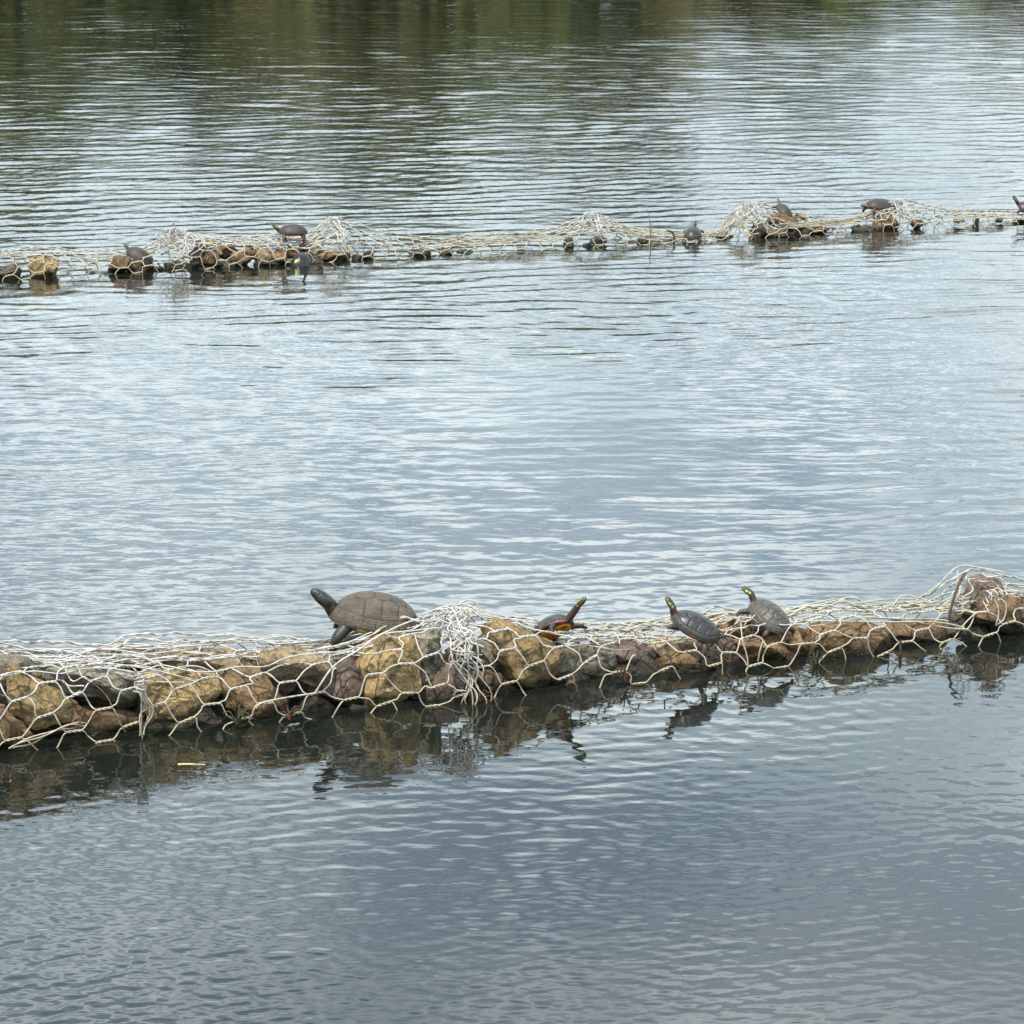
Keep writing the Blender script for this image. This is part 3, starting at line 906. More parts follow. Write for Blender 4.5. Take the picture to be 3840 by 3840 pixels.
bundle(T, [P3(180, 2455, .2), P3(420, 2500, .06), P3(640, 2515, .03), P3(820, 2540, .03)], 4, .06, RW, 8, .25, steps=40, depth=.05)
bundle(T, [P3(190, 2470, .15), P3(260, 2540, .02), P3(330, 2560, -.01)], 3, .05, RW, 9, .2)
bundle(T, [P3(0, 2820, -.05), P3(120, 2775, -.05), P3(250, 2725, -.045), P3(330, 2720, -.03)], 3, .02, RW, 10, .2)
bundle(T, [P3(900, 2420, .2), P3(1100, 2425, .2), P3(1350, 2400, .2), P3(1500, 2345, .16)], 9, .03, RW, 11, .45, steps=60, depth=.14)
bundle(T, [P3(-100, 2435, .22), P3(150, 2450, .2), P3(500, 2425, .2), P3(900, 2410, .2)], 7, .016, RW, 12, .4, steps=70, depth=.12)
# one thick edge wire that runs up from the foot and over the ridge
T.add(smooth_path([P3(960, 2655, -.03), P3(985, 2635, -.03), P3(1080, 2615, -.028), P3(1180, 2600, -.026)], 24), RW * 1.3)
T.add(smooth_path([P3(1180, 2600, -.02), P3(1250, 2500, -.02), P3(1340, 2440, 0), P3(1430, 2380, .04), P3(1540, 2330, .1), P3(1640, 2305, .14)], 60), RW * 1.3)
T.build('lacing_wire', WIRE, near_g[0][0], near_g[0][1])
T = Tubes()
coil(T, [P3(3700, 2240, -.01), P3(3725, 2230, -.01), P3(3760, 2235, .0)], 4, .02, RW, 13)
bundle(T, [P3(3560, 2290, .05), P3(3590, 2240, .06), P3(3610, 2180, .08), P3(3625, 2140, .1)], 4, .05, RW, 14, .3)
bundle(T, [P3(3625, 2142, .1), P3(3700, 2160, .08), P3(3760, 2200, .06), P3(3800, 2240, .05)], 2, .04, RW, 15, .3)
T.add(smooth_path([P3(3710, 2230, -.02), P3(3770, 2260, -.03), P3(3765, 2320, -.03), P3(3735, 2345, -.03)], 24), RW)
T.add(smooth_path([P3(3725, 2230, -.02), P3(3745, 2290, -.03), P3(3735, 2345, -.03)], 24), RW)
T.build('lacing_wire', WIRE, near_g[2][0], near_g[2][1])
T = Tubes()
bundle(T, [P3(1950, 2420, .15), P3(2150, 2410, .15), P3(2350, 2395, .16), P3(2500, 2375, .16)], 7, .03, RW, 16, .4, steps=60, depth=.14)
bundle(T, [P3(2640, 2370, .1), P3(2780, 2345, .12), P3(2880, 2335, .12)], 4, .05, RW, 17, .4, depth=.1)
T.add(smooth_path([P3(2778, 2330, .02), P3(2784, 2400, .0), P3(2800, 2455, -.01), P3(2806, 2500, -.015)], 20), RW)
T.add(smooth_path([P3(2840, 2385, -.01), P3(2860, 2400, -.015), P3(2850, 2440, -.015), P3(2842, 2480, -.01)], 20), RW)
bundle(T, [P3(3000, 2330, .05), P3(3250, 2315, .03), P3(3480, 2320, .02), P3(3640, 2360, -.01)], 3, .03, RW, 19, .25, steps=60)
T.build('loose_wire', WIRE, near_g[1][0], near_g[1][1])

# rusty stakes and bits of weed
for pts, rr in (([P3(3376, 2400, -.02), P3(3377, 2440, -.02), P3(3379, 2520, -.02)], .0035),
                ([P3(3555, 2330, .03), P3(3575, 2250, .03), P3(3600, 2180, .05), P3(3620, 2150, .08)], .004)):
    T = Tubes(); T.add(smooth_path(pts, 14), rr)
    T.build('rusty_rod', RUST, near_g[2][0], near_g[2][1])

# ------------------------------------------------------------------ far row
far_px = [-250, 670, 1242, 2222, 2810, 3372, 4100]
f_u = [far.plane(x, 950, 0)[0] for x in far_px]
FAR_LABELS = ['gabion with a pale yellow boulder at the left end of the far row',
              'stone-filled gabion in the far row with two turtles and a brown heap of stones',
              'long sagging gabion in the far row, nearly empty, only its mesh above the water',
              'gabion in the far row behind a single turtle sitting with its back to us',
              'gabion in the far row with dark stones, right of the tangled wire peak',
              'gabion at the right end of the far row, sunk almost to the water']
far_g = []
for k in range(6):
    far_g.append(gabion_common(far, far_prof, FAR_LABELS[k], f_u[k], f_u[k + 1], 200 + k, None, RW * 1.3, dens=.5, sides=5, lid=(k in (1, 4)), twn=9))
def F3(px, py, w):
    return far.p3(px, py, w)
def far_bundle(gi, peak, foot, n, width, seed, arms=()):
    T = Tubes()
    (x, y), (fx, fy) = peak, foot
    bundle(T, [F3(fx, fy, -.02), F3((x + fx) / 2 + 10, (y + fy) / 2 + 10, 0), F3(x, y, .1)], n, width, RW * 1.3, seed, .4, steps=22)
    coil(T, [F3(x - 15, y + 6, .1), F3(x + 12, y + 4, .12)], 4, .022, RW * 1.3, seed)
    for (ax, ay, an, aw) in arms:
        bundle(T, [F3(x, y, .1), F3((x + ax) / 2, (y + ay) / 2 + 6, .1), F3(ax, ay, .08)], an, aw, RW * 1.3, seed + 3, .4, steps=22)
    T.build('lacing_wire', WIRE, far_g[gi][0], far_g[gi][1])
far_bundle(1, (680, 866), (705, 985), 10, .10, 31, [(600, 920, 5, .10), (640, 900, 4, .1), (720, 940, 3, .08)])
far_bundle(2, (1245, 820), (1300, 955), 8, .045, 32, [(1190, 868, 4, .04), (1310, 850, 3, .04)])
far_bundle(3, (2222, 806), (2260, 880), 6, .05, 33, [(2140, 858, 5, .05), (2290, 840, 4, .04)])
far_bundle(4, (2800, 768), (2780, 880), 6, .11, 34, [(2690, 885, 7, .05), (2860, 800, 4, .10), (2880, 870, 5, .05), (2760, 850, 4, .09)])
far_bundle(5, (3365, 753), (3400, 830), 6, .06, 35, [(3240, 815, 7, .04), (3450, 790, 4, .05), (3395, 780, 4, .05)])
T = Tubes()
bundle(T, [F3(2680, 888, .03), F3(2500, 893, .05), F3(2350, 870, .07), F3(2250, 840, .1)], 6, .03, RW, 36, .4, steps=40)
T.build('loose_wire', WIRE, far_g[3][0], far_g[3][1])
T = Tubes()
bundle(T, [F3(1650, 915, .05), F3(1800, 915, .06), F3(1950, 905, .06), F3(2050, 890, .08)], 7, .05, RW, 37, .4, steps=40)
T.build('loose_wire', WIRE, far_g[2][0], far_g[2][1])
T = Tubes()
bundle(T, [F3(2860, 840, .03), F3(3000, 840, .04), F3(3150, 825, .06), F3(3260, 800, .08)], 8, .03, RW, 38, .3, steps=40)
T.build('loose_wire', WIRE, far_g[4][0], far_g[4][1])

far_stones = [
 # px centre, size, colour, depth
 (30, 1020, 95, 80, 'dark', .08), (168, 1000, 112, 120, 'gold', .07), (110, 1040, 50, 30, 'dark', .05), (330, 1028, 60, 24, 'dark', .08),
 (445, 995, 90, 84, 'brown', .07), (520, 1000, 110, 76, 'brown', .09), (590, 1020, 60, 40, 'dark', .06), (400, 1030, 70, 22, 'dark', .03),
 (650, 1005, 70, 60, 'dark', .1), (742, 965, 60, 90, 'dark', .1), (785, 935, 96, 70, 'tan', .13), (700, 1010, 80, 50, 'dark', .06), (800, 975, 80, 60, 'brown', .05),
 (865, 945, 90, 60, 'brown', .12), (850, 1000, 90, 45, 'dark', .06), (900, 970, 80, 54, 'orange', .07), (935, 950, 60, 46, 'brown', .1), (985, 960, 62, 70, 'tan', .07),
 (1000, 995, 90, 36, 'dark', .04), (1040, 970, 66, 62, 'orange', .05), (1060, 935, 60, 50, 'grey', .14), (1090, 945, 80, 46, 'brown', .13), (1170, 935, 84, 60, 'grey', .13), (1210, 955, 110, 50, 'tan', .1),
 (1255, 965, 80, 44, 'brown', .06), (1180, 985, 80, 36, 'dark', .04), (1300, 965, 30, 40, 'dark', .05), (1340, 968, 40, 30, 'dark', .05), (1382, 962, 36, 44, 'dark', .05), (950, 1010, 80, 26, 'dark', .03), (770, 1015, 80, 32, 'dark', .03),
 (1575, 945, 90, 34, 'dark', .08), (1670, 950, 56, 28, 'dark', .08), (1740, 945, 60, 20, 'dark', .1), (2135, 915, 40, 46, 'dark', .07), (2202, 922, 30, 36, 'dark', .05), (2245, 904, 60, 34, 'purple', .1), (2410, 905, 40, 30, 'dark', .07),
 (2720, 885, 60, 24, 'dark', .1), (2840, 868, 60, 50, 'dark', .08), (2910, 880, 90, 40, 'purple', .05), (2990, 872, 90, 40, 'dark', .08), (2935, 830, 110, 50, 'brown', .12), (3000, 812, 44, 26, 'tan', .16), (3060, 860, 90, 30, 'brown', .1),
 (3320, 850, 90, 62, 'brown', .06), (3310, 815, 60, 40, 'grey', .12), (3240, 858, 90, 24, 'dark', .07), (3442, 842, 44, 34, 'brown', .05), (3595, 828, 34, 16, 'dark', .06), (3660, 830, 20, 30, 'brown', .05), (3750, 826, 36, 14, 'brown', .05), (3830, 832, 60, 22, 'dark', .06),
]
for k, (cx, cy, sw, sh, col, w) in enumerate(far_stones):
    r = random.Random(900 + k)
    c = F3(cx, cy, w)
    m = (F3(cx + 50, cy, w) - F3(cx - 50, cy, w)).length / 100
    hw, hh = sw * m * .54, sh * m * .54
    ext = 0.0
    if c.z - hh > -0.02:
        pass
    pts = []
    for _ in range(20):
        v = Vector((r.gauss(0, 1), r.gauss(0, 1), r.gauss(0, 1))).normalized()
        s = max(abs(v.x), abs(v.z)) * .35 + .72
        pts.append(c + far.eu * (v.x * hw * 1.08 / s) + far.ew * (v.y * min(hw, .06) / s) + Vector((0, 0, v.z * hh * 1.08 / s)))
    uc = (c - far.o).dot(far.eu)
    add_stone(far_g[which(uc, f_u)], far, pts, c, col, 60 + k, .10)

# ------------------------------------------------------------------ turtles
def shell_mat(name, a, b, rough, streak):
    m, t, nd, lk, bs = new_mat(name)
    tcn = N(nd, 'ShaderNodeTexCoord')
    mp = N(nd, 'ShaderNodeMapping'); mp.inputs['Scale'].default_value = (1, 1, 2.2)
    lk.new(tcn.outputs['Object'], mp.inputs['Vector'])
    n = N(nd, 'ShaderNodeTexNoise', i_Scale=38, i_Detail=7, i_Roughness=0.65)
    f = N(nd, 'ShaderNodeTexNoise', i_Scale=260, i_Detail=6, i_Roughness=0.7)
    lk.new(mp.outputs[0], n.inputs['Vector']); lk.new(mp.outputs[0], f.inputs['Vector'])
    c = mixc(nd, lk, ramp(nd, lk, n.outputs['Fac'], 0.34, 0.66), a, b)
    c = mixc(nd, lk, 0.7, c, ramp(nd, lk, f.outputs['Fac'], 0.3, 0.7, (.6, .6, .6), (1.25, 1.25, 1.22)), 'MULTIPLY')
    lk.new(c, bs.inputs['Base Color'])
    bs.inputs['Specular IOR Level'].default_value = 0.35
    r = N(nd, 'ShaderNodeMapRange', i_To_Min=rough - .1, i_To_Max=rough + .14)
    lk.new(n.outputs['Fac'], r.inputs['Value']); lk.new(r.outputs[0], bs.inputs['Roughness'])
    bp = N(nd, 'ShaderNodeBump', i_Strength=streak, i_Distance=0.002)
    wv = N(nd, 'ShaderNodeTexWave', i_Scale=70, i_Distortion=6.0, i_Detail=3); wv.bands_direction = 'Z'
    lk.new(tcn.outputs['Object'], wv.inputs['Vector'])
    ad = N(nd, 'ShaderNodeMath', operation='ADD')
    lk.new(f.outputs['Fac'], ad.inputs[0]); lk.new(wv.outputs['Fac'], ad.inputs[1])
    lk.new(ad.outputs[0], bp.inputs['Height']); lk.new(bp.outputs[0], bs.inputs['Normal'])
    return m
SH_SLIDER = shell_mat('slider_shell', (0.060, 0.049, 0.036), (0.120, 0.098, 0.072), 0.70, 0.6)
SH_PAINT = shell_mat('painted_shell', (0.022, 0.022, 0.022), (0.046, 0.044, 0.042), 0.36, 0.12)
SH_DUST = shell_mat('dusty_shell', (0.044, 0.041, 0.035), (0.092, 0.083, 0.070), 0.42, 0.2)
SH_FAR = shell_mat('far_shell', (0.024, 0.021, 0.018), (0.055, 0.047, 0.039), 0.5, 0.2)
SH_WET = shell_mat('wet_shell', (0.012, 0.011, 0.012), (0.026, 0.023, 0.024), 0.30, 0.1)
SEAM = plain('pale_scute_seam', (0.115, 0.10, 0.070), 0.6, .2, 90)
SEAM_D = plain('dark_scute_seam', (0.052, 0.044, 0.034), 0.7, .3, 90)
def belly_mat(name, a, b, pos=0.5):
    m, t, nd, lk, bs = new_mat(name)
    tcn = N(nd, 'ShaderNodeTexCoord')
    n = N(nd, 'ShaderNodeTexNoise', i_Scale=42, i_Detail=2)
    lk.new(tcn.outputs['Object'], n.inputs['Vector'])
    lk.new(mixc(nd, lk, ramp(nd, lk, n.outputs['Fac'], pos - .03, pos + .03), a, b), bs.inputs['Base Color'])
    bs.inputs['Roughness'].default_value = 0.45
    return m
BELLY_Y = belly_mat('plastron_yellow', (0.03, 0.022, 0.012), (0.50, 0.36, 0.04), .47)
BELLY_O = belly_mat('plastron_orange', (0.62, 0.25, 0.02), (0.55, 0.20, 0.02), .5)
BRIDGE_R = belly_mat('marginal_red', (0.045, 0.016, 0.012), (0.20, 0.04, 0.015), .50)
BRIDGE_Y = belly_mat('marginal_yellow', (0.035, 0.028, 0.018), (0.48, 0.36, 0.03), .53)
def skin_mat():
    m, t, nd, lk, bs = new_mat('turtle_skin')
    at = N(nd, 'ShaderNodeVertexColor'); at.layer_name = 'col'
    tcn = N(nd, 'ShaderNodeTexCoord')
    n = N(nd, 'ShaderNodeTexNoise', i_Scale=220, i_Detail=5)
    lk.new(tcn.outputs['Object'], n.inputs['Vector'])
    lk.new(mixc(nd, lk, 1.0, at.outputs['Color'], ramp(nd, lk, n.outputs['Fac'], .3, .7, (.7, .7, .7), (1.25, 1.25, 1.25)), 'MULTIPLY'), bs.inputs['Base Color'])
    bs.inputs['Roughness'].default_value = 0.42
    bp = N(nd, 'ShaderNodeBump', i_Strength=.45, i_Distance=.0012)
    v = N(nd, 'ShaderNodeTexVoronoi', i_Scale=420)
    lk.new(tcn.outputs['Object'], v.inputs['Vector']); lk.new(v.outputs['Distance'], bp.inputs['Height']); lk.new(bp.outputs[0], bs.inputs['Normal'])
    return m
SKIN = skin_mat()
EYE = plain('turtle_eye', (0.02, 0.018, 0.01), 0.12, .1)
EYE_Y = plain('turtle_eye_yellow', (0.30, 0.24, 0.05), 0.15, .1)
LIME = plain('lime_paint', (0.42, 0.80, 0.02), 0.6, .1)

def loft(V, F, secs, sides=10):
    """secs: list of (centre, side radius, up radius, forward dir, up hint)"""
    base = len(V)
    for (c, ra, rb, fw, up) in secs:
        fw = Vector(fw).normalized(); sd_ = Vector(up).cross(fw)
        if sd_.length < 1e-5: sd_ = fw.orthogonal()
        sd_.normalize(); u_ = fw.cross(sd_).normalized()
        for k in range(sides):
            a = 2 * math.pi * k / sides
            V.append(Vector(c) + sd_ * math.cos(a) * ra + u_ * math.sin(a) * rb)
    n = len(secs)
    for i in range(n - 1):
        for k in range(sides):
            k2 = (k + 1) % sides
            F.append((base + i * sides + k, base + i * sides + k2, base + (i + 1) * sides + k2, base + (i + 1) * sides + k))
    F.append(tuple(base + k for k in reversed(range(sides))))
    F.append(tuple(base + (n - 1) * sides + k for k in range(sides)))

def chain(V, F, pts, radii, flat=None, up=(0, 0, 1), n=None, sides=10):
    n = n or len(pts) * 4
    P = smooth_path(pts, n)
    rr = np.interp(np.linspace(0, len(pts) - 1, n), range(len(pts)), radii)
    fl = np.interp(np.linspace(0, len(pts) - 1, n), range(len(pts)), flat or [1] * len(pts))
    t = np.gradient(P, axis=0)
    loft(V, F, [(P[i], rr[i], rr[i] * fl[i], t[i], up) for i in range(n)], sides)

def remeshed(V, F, voxel):
    me = bpy.data.meshes.new('tmp')
    me.from_pydata([tuple(v) for v in V], [], F)
    bm = bmesh.new(); bm.from_mesh(me); bmesh.ops.recalc_face_normals(bm, faces=bm.faces); bm.to_mesh(me); bm.free()
    o = bpy.data.objects.new('tmp', me); C.objects.link(o)
    md = o.modifiers.new('r', 'REMESH'); md.mode = 'VOXEL'; md.voxel_size = voxel
    sm = o.modifiers.new('s', 'SMOOTH'); sm.iterations = 4; sm.factor = .5
    dg = bpy.context.evaluated_depsgraph_get()
    res = bpy.data.meshes.new_from_object(o.evaluated_get(dg))
    bpy.data.objects.remove(o); bpy.data.meshes.remove(me)
    for p in res.polygons: p.use_smooth = True
    return res

class Shell:
    def __init__(s, L, wide=.37, high=.30):
        s.a, s.b, s.H = L / 2, L * wide, L * high
    def half_w(s, x):          # x in -1..1, egg outline a bit wider behind
        return math.sqrt(max(0, 1 - abs(x) ** 2.35)) * (1 - 0.07 * x)
    def z(s, x, y):            # plan coordinates normalised to the outline
        hw = s.half_w(x)
        e = max(abs(x), 0)
        rr = (abs(x) ** 2.35 + (abs(y) / (1 - .07 * x)) ** 2.0)
        rr = min(1, rr) ** .5
        dome = (1 - rr ** 2.3) ** 0.78 if rr < 1 else 0
        return s.H * (dome * .94 + .06 * (1 - rr)) + s.H * .05 * max(0, rr - .85) * 0
    def p(s, x, y, lift=0.0):
        return Vector((x * s.a, y * s.b, s.z(x, y) + lift))

def shell_base(S, drop=0.03):
    """closed dome with a rim and an underside"""
    V, F = [], []
    nr_, na = 12, 40
    V.append(S.p(0, 0))
    def outline(th):
        x = math.cos(th); 
        x = math.copysign(abs(math.cos(th)) ** .9, math.cos(th)); y = math.copysign(S.half_w(x), math.sin(th))
        return x, y
    for i in range(1, nr_ + 1):
        f = i / nr_
        for k in range(na):
            x, y = outline(2 * math.pi * k / na)
            V.append(S.p(x * f, y * f))
    for (f, dz) in ((1.0, -.10), (.93, -.20), (.5, -.24)):
        for k in range(na):
            x, y = outline(2 * math.pi * k / na)
            V.append(Vector((x * f * S.a, y * f * S.b, dz * S.H)))
    V.append(Vector((0, 0, -.26 * S.H)))
    tot = nr_ + 3
    for k in range(na):
        F.append((0, 1 + k, 1 + (k + 1) % na))
        for i in range(tot - 1):
            F.append((1 + i * na + k, 1 + (i + 1) * na + k, 1 + (i + 1) * na + (k + 1) % na, 1 + i * na + (k + 1) % na))
        F.append((1 + (tot - 1) * na + k, len(V) - 1, 1 + (tot - 1) * na + (k + 1) % na))
    me = bpy.data.meshes.new('carapace'); me.from_pydata([tuple(v) for v in V], [], F)
    for p in me.polygons: p.use_smooth = True
    return me

def scute_mesh(S, poly, gap, lift, bulge, name='scute'):
    """one raised plate of the shell over a polygon in plan coordinates"""
    cx = sum(p[0] for p in poly) / len(poly); cy = sum(p[1] for p in poly) / len(poly)
    # refine the outline
    ring = []
    for (x0, y0), (x1, y1) in zip(poly, poly[1:] + poly[:1]):
        for t in (0, .34, .67):
            ring.append((x0 + (x1 - x0) * t, y0 + (y1 - y0) * t))
    per = max(math.hypot((x - cx) * S.a, (y - cy) * S.b) for x, y in ring)
    levels = [(0, bulge), (.4, bulge * .85), (.75, bulge * .5), (1.0, 0.0)]
    V, F = [], []
    n = len(ring)
    for li, (f, up) in enumerate(levels):
        if li == 0:
            V.append(S.p(cx, cy, lift + up)); continue
        for (x, y) in ring:
            dxm, dym = (x - cx) * S.a, (y - cy) * S.b
            d = math.hypot(dxm, dym)
            k = max(0.1, (d - gap) / d) * f if d > 0 else f
            xx, yy = cx + (x - cx) * k, cy + (y - cy) * k
            V.append(S.p(xx, yy, lift * (1.0 if li < 3 else .75) + up))
    for k in range(n):                       # skirt
        v = V[1 + 2 * n + k]; V.append(v - Vector((0, 0, lift * 1.4)))
    for k in range(n):
        k2 = (k + 1) % n
        F.append((0, 1 + k, 1 + k2))
        for li in range(3):
            F.append((1 + li * n + k, 1 + (li + 1) * n + k, 1 + (li + 1) * n + k2, 1 + li * n + k2))
    me = bpy.data.meshes.new(name); me.from_pydata([tuple(v) for v in V], [], F)
    me.update()
    bm = bmesh.new(); bm.from_mesh(me); bmesh.ops.recalc_face_normals(bm, faces=bm.faces)
    if sum(f.normal.z for f in bm.faces) < 0: bmesh.ops.reverse_faces(bm, faces=bm.faces)
    bm.to_mesh(me); bm.free()
    for p in me.polygons: p.use_smooth = True
    return me

def scute_polys(S):
    rim = .87
    xs = [.86, .48, .08, -.30, -.64, -.87]
    wv_ = [.20, .34, .36, .36, .34, .22]
    polys = []
    for k in range(5):
        x0, x1 = xs[k], xs[k + 1]
        w0, w1 = wv_[k] * .85, wv_[k + 1] * .85
        xm = (x0 + x1) / 2; wm = max(wv_[k], wv_[k + 1]) * 1.12
        polys.append(('vertebral', [(x0, w0), (xm, wm), (x1, w1), (x1, -w1), (xm, -wm), (x0, -w0)]))
    def R_(x, f):          # point on the scaled outline at plan x
        return S.half_w(max(-1, min(1, x / f))) * f
    cx_ = [.86, .28, -.10, -.46, -.87]
    for sgn in (1, -1):
        for k in range(4):
            x0, x1 = cx_[k], cx_[k + 1]
            inner = []
            for i in range(len(xs)):
                pass
            def inn(x):
                # inner edge follows the zigzag of the vertebrals
                for q in range(5):
                    if xs[q] >= x >= xs[q + 1]:
                        xm = (xs[q] + xs[q + 1]) / 2; wm = max(wv_[q], wv_[q + 1]) * 1.12
                        w0, w1 = wv_[q] * .85, wv_[q + 1] * .85
                        if x >= xm: return w0 + (wm - w0) * (xs[q] - x) / (xs[q] - xm)
                        return wm + (w1 - wm) * (xm - x) / (xm - xs[q + 1])
                return .17
            pts_in = [x for x in [x0] + [b for b in xs if x1 < b < x0] + [x1]]
            a = [(x, inn(x) * sgn) for x in pts_in]
            m_ = 4
            b = []
            for q in range(m_ + 1):
                x = x1 + (x0 - x1) * q / m_
                x = max(-.84, min(.84, x))
                b.append((x, max(R_(x, rim), inn(x) + .02) * sgn))
            poly = a + b
            if sgn < 0: poly = poly[::-1]
            polys.append(('costal', poly))
    n_m = 12
    for sgn in (1, -1):
        for k in range(n_m):
            t0, t1 = math.pi * k / n_m, math.pi * (k + 1) / n_m
            def o(th, f):
                x = math.copysign(abs(math.cos(th)) ** .9, math.cos(th))
                return (x * f, S.half_w(x) * f * sgn)
            tm = (t0 + t1) / 2
            poly = [o(t0, rim + .015), o(tm, rim + .015), o(t1, rim + .015), o(t1, .995), o(tm, .995), o(t0, .995)]
            if sgn > 0: poly = poly[::-1]
            polys.append(('marginal', poly))
    return polys

def make_turtle(label, kind, L, loc, yaw, pitch, roll, head, feet, detail=True, group=None, tail=True, shell=None, neck_mid=None, high=None, lime=False, head_dir=None):
    """head: local position of the snout, feet: four local positions (front left, front right, hind left, hind right) in units of L"""
    root = empty('turtle', loc)
    root.rotation_euler = (Matrix.Rotation(yaw, 3, 'Z') @ Matrix.Rotation(-pitch, 3, 'Y') @ Matrix.Rotation(roll, 3, 'X')).to_euler()
    tag(root, label, 'turtle', group)
    S = Shell(L, .35 if kind != 'slider' else .385, high or (.25 if kind != 'slider' else .295))
    slider = kind == 'slider'
    shm = shell or (SH_SLIDER if slider else SH_PAINT)
    base_me = shell_base(S)
    base_me.materials.append((SEAM_D if slider else SEAM) if detail else shm)
    base_me.materials.append(BRIDGE_Y if slider else BRIDGE_R)
    zc = -.05 * S.H
    for p in base_me.polygons:
        if p.center.z < zc: p.material_index = 1
    car = link('carapace', base_me, None, root)
    if detail:
        for nm, poly in scute_polys(S):
            g = L * (.0045 if nm != 'marginal' else .004) * (0.3 if slider else .45)
            me = scute_mesh(S, poly, g, L * .006, L * (.010 if nm != 'marginal' else .004) * (.45 if slider else .3))
            link('scute', me, shm, car)
    # plastron: a plate with its own thickness
    V, F = [], []
    na = 28
    for (f, z) in ((.80, -.10 * L), (.86, -.085 * L), (.82, -.055 * L)):
        for k in range(na):
            th = 2 * math.pi * k / na
            x = math.cos(th); y = math.sin(th) * (.78 - .12 * math.cos(2 * th))
            V.append((x * f * S.a * 1.06, y * f * S.b, z + (.02 * L if x > .85 else 0)))
    F.append(tuple(range(na - 1, -1, -1)))
    for i in range(2):
        for k in range(na):
            F.append((i * na + k, i * na + (k + 1) % na, (i + 1) * na + (k + 1) % na, (i + 1) * na + k))
    F.append(tuple(2 * na + k for k in range(na)))
    me = bpy.data.meshes.new('plastron'); me.from_pydata(V, [], F)
    link('plastron', me, BELLY_Y if slider else BELLY_O, root)
    # body
    V, F = [], []
    chain(V, F, [(-.40 * L, 0, -.03 * L), (-.2 * L, 0, -.02 * L), (.1 * L, 0, -.02 * L), (.38 * L, 0, -.02 * L)], [.05 * L, .2 * L, .2 * L, .07 * L], [.7, .27, .27, .6], n=12, sides=14)
    hd = Vector(head) * L
    nb = Vector((.40 * L, 0, -.005 * L))
    dirn = Vector(head_dir).normalized() if head_dir else (hd - nb).normalized()
    hl_ = (.215 if not slider else .25) * L
    hb = hd - dirn * hl_
    nm_ = (nb + hb) * .5 + Vector((0, 0, -.012 * L)) if neck_mid is None else Vector(neck_mid) * L
    k_ = 1.12 if not slider else 1.3
    chain(V, F, [Vector((.25 * L, 0, -.02 * L)), nb, nm_, hb], [.085 * L * k_, .080 * L * k_, .066 * L * k_, .058 * L * k_], [.8, .85, .95, 1], n=18, sides=14)
    up = Vector((0, 0, 1))
    prof_ = [(-.12, .054, .052), (.0, .066, .056), (.20, .078, .058), (.38, .076, .057), (.55, .064, .053), (.72, .046, .045), (.88, .032, .036), (1.0, .013, .020)] if slider else [(-.12, .052, .050), (.0, .058, .054), (.22, .066, .056), (.42, .066, .055), (.60, .058, .052), (.76, .046, .046), (.90, .034, .038), (1.0, .018, .024)]
    loft(V, F, [(hb + dirn * hl_ * t + up * (-.006 * L if t > .8 else 0), ra * L * k_, rb * L * k_, dirn, up) for t, ra, rb in prof_], 14)
    lk_ = 1.22 if slider else 1.0
    for q, f in enumerate(feet):
        if f is None: continue
        f = Vector(f) * L
        sx = 1 if q < 2 else -1; sy = 1 if q % 2 == 0 else -1
        sh = Vector((.27 * L * sx, .20 * L * sy, -.035 * L))
        el = (sh + f) * .5 + Vector((.04 * L * sx, .05 * L * sy, .015 * L))
        d = (f - el).normalized()
        an = f - d * .055 * L
        chain(V, F, [Vector((.16 * L * sx, .10 * L * sy, -.03 * L)), sh, el, an, f], [.06 * L * lk_, .066 * L * lk_, .055 * L * lk_, .043 * L * lk_, .05 * L * lk_], [.9, .95, .9, .8, .55], n=20, sides=12)
        lat = d.cross(Vector((0, 0, 1)))
        if lat.length < .2: lat = Vector((0, 1, 0))
        lat.normalize()
        for tq in (-2, -1, 0, 1, 2):
            b0 = f + lat * tq * .019 * L - d * .005 * L
            b1 = b0 + d * .035 * L + lat * tq * .004 * L
            chain(V, F, [b0, (b0 + b1) / 2, b1], [.013 * L, .011 * L, .004 * L], n=6, sides=6)
    if tail:
        chain(V, F, [(-.38 * L, 0, -.05 * L), (-.47 * L, .01 * L, -.065 * L), (-.58 * L, .03 * L, -.085 * L)], [.035 * L, .022 * L, .006 * L], n=10, sides=8)
    me = remeshed(V, F, L * (.0105 if detail else .02))
    # skin colours: dark with yellow head stripes, red or yellow on neck and legs
    co = np.zeros(len(me.vertices) * 3, dtype=np.float32); me.vertices.foreach_get('co', co); co = co.reshape(-1, 3)
    dv = np.array(dirn); rel = co - np.array(hb)
    t = rel @ dv / hl_
    lat = np.cross(dv, [0, 0, 1.0]); lat /= np.linalg.norm(lat); upv = np.cross(lat, dv)
    la = rel @ lat / L; ua = rel @ upv / L
    ang = np.arctan2(ua, np.abs(la))
    rad = np.hypot(la, ua)
    is_head = (t > -.15) & (t < 1.2) & (rad < .11)
    fwd = (co[:, 0] > .40 * L) & (rad < .13)
    col = np.empty((len(co), 4), dtype=np.float32); col[:] = (0.022, 0.021, 0.016, 1)
    if slider:
        col[:] = (0.014, 0.013, 0.010, 1)
        st = is_head & (np.abs(np.sin(ang * 5 + .6)) < .22) & (t < .75)
        col[st] = (0.055, 0.047, 0.022, 1)
    else:
        legm = ~is_head & ~fwd
        st = legm & (np.sin(co[:, 1] * 420 / (L / .12) + co[:, 0] * 60) > .82)
        col[st] = (0.10, 0.022, 0.012, 1)
        nk = fwd & ~is_head
        col[nk] = (0.028, 0.013, 0.009, 1)
        s2 = nk & (np.sin(ang * 4) > .2)
        col[s2] = (0.075, 0.016, 0.009, 1)
        col[is_head] = (0.022, 0.024, 0.014, 1)
        s3 = is_head & (np.sin(ang * 8 + .4) > .55) & (t < .98) & (ang < .75)
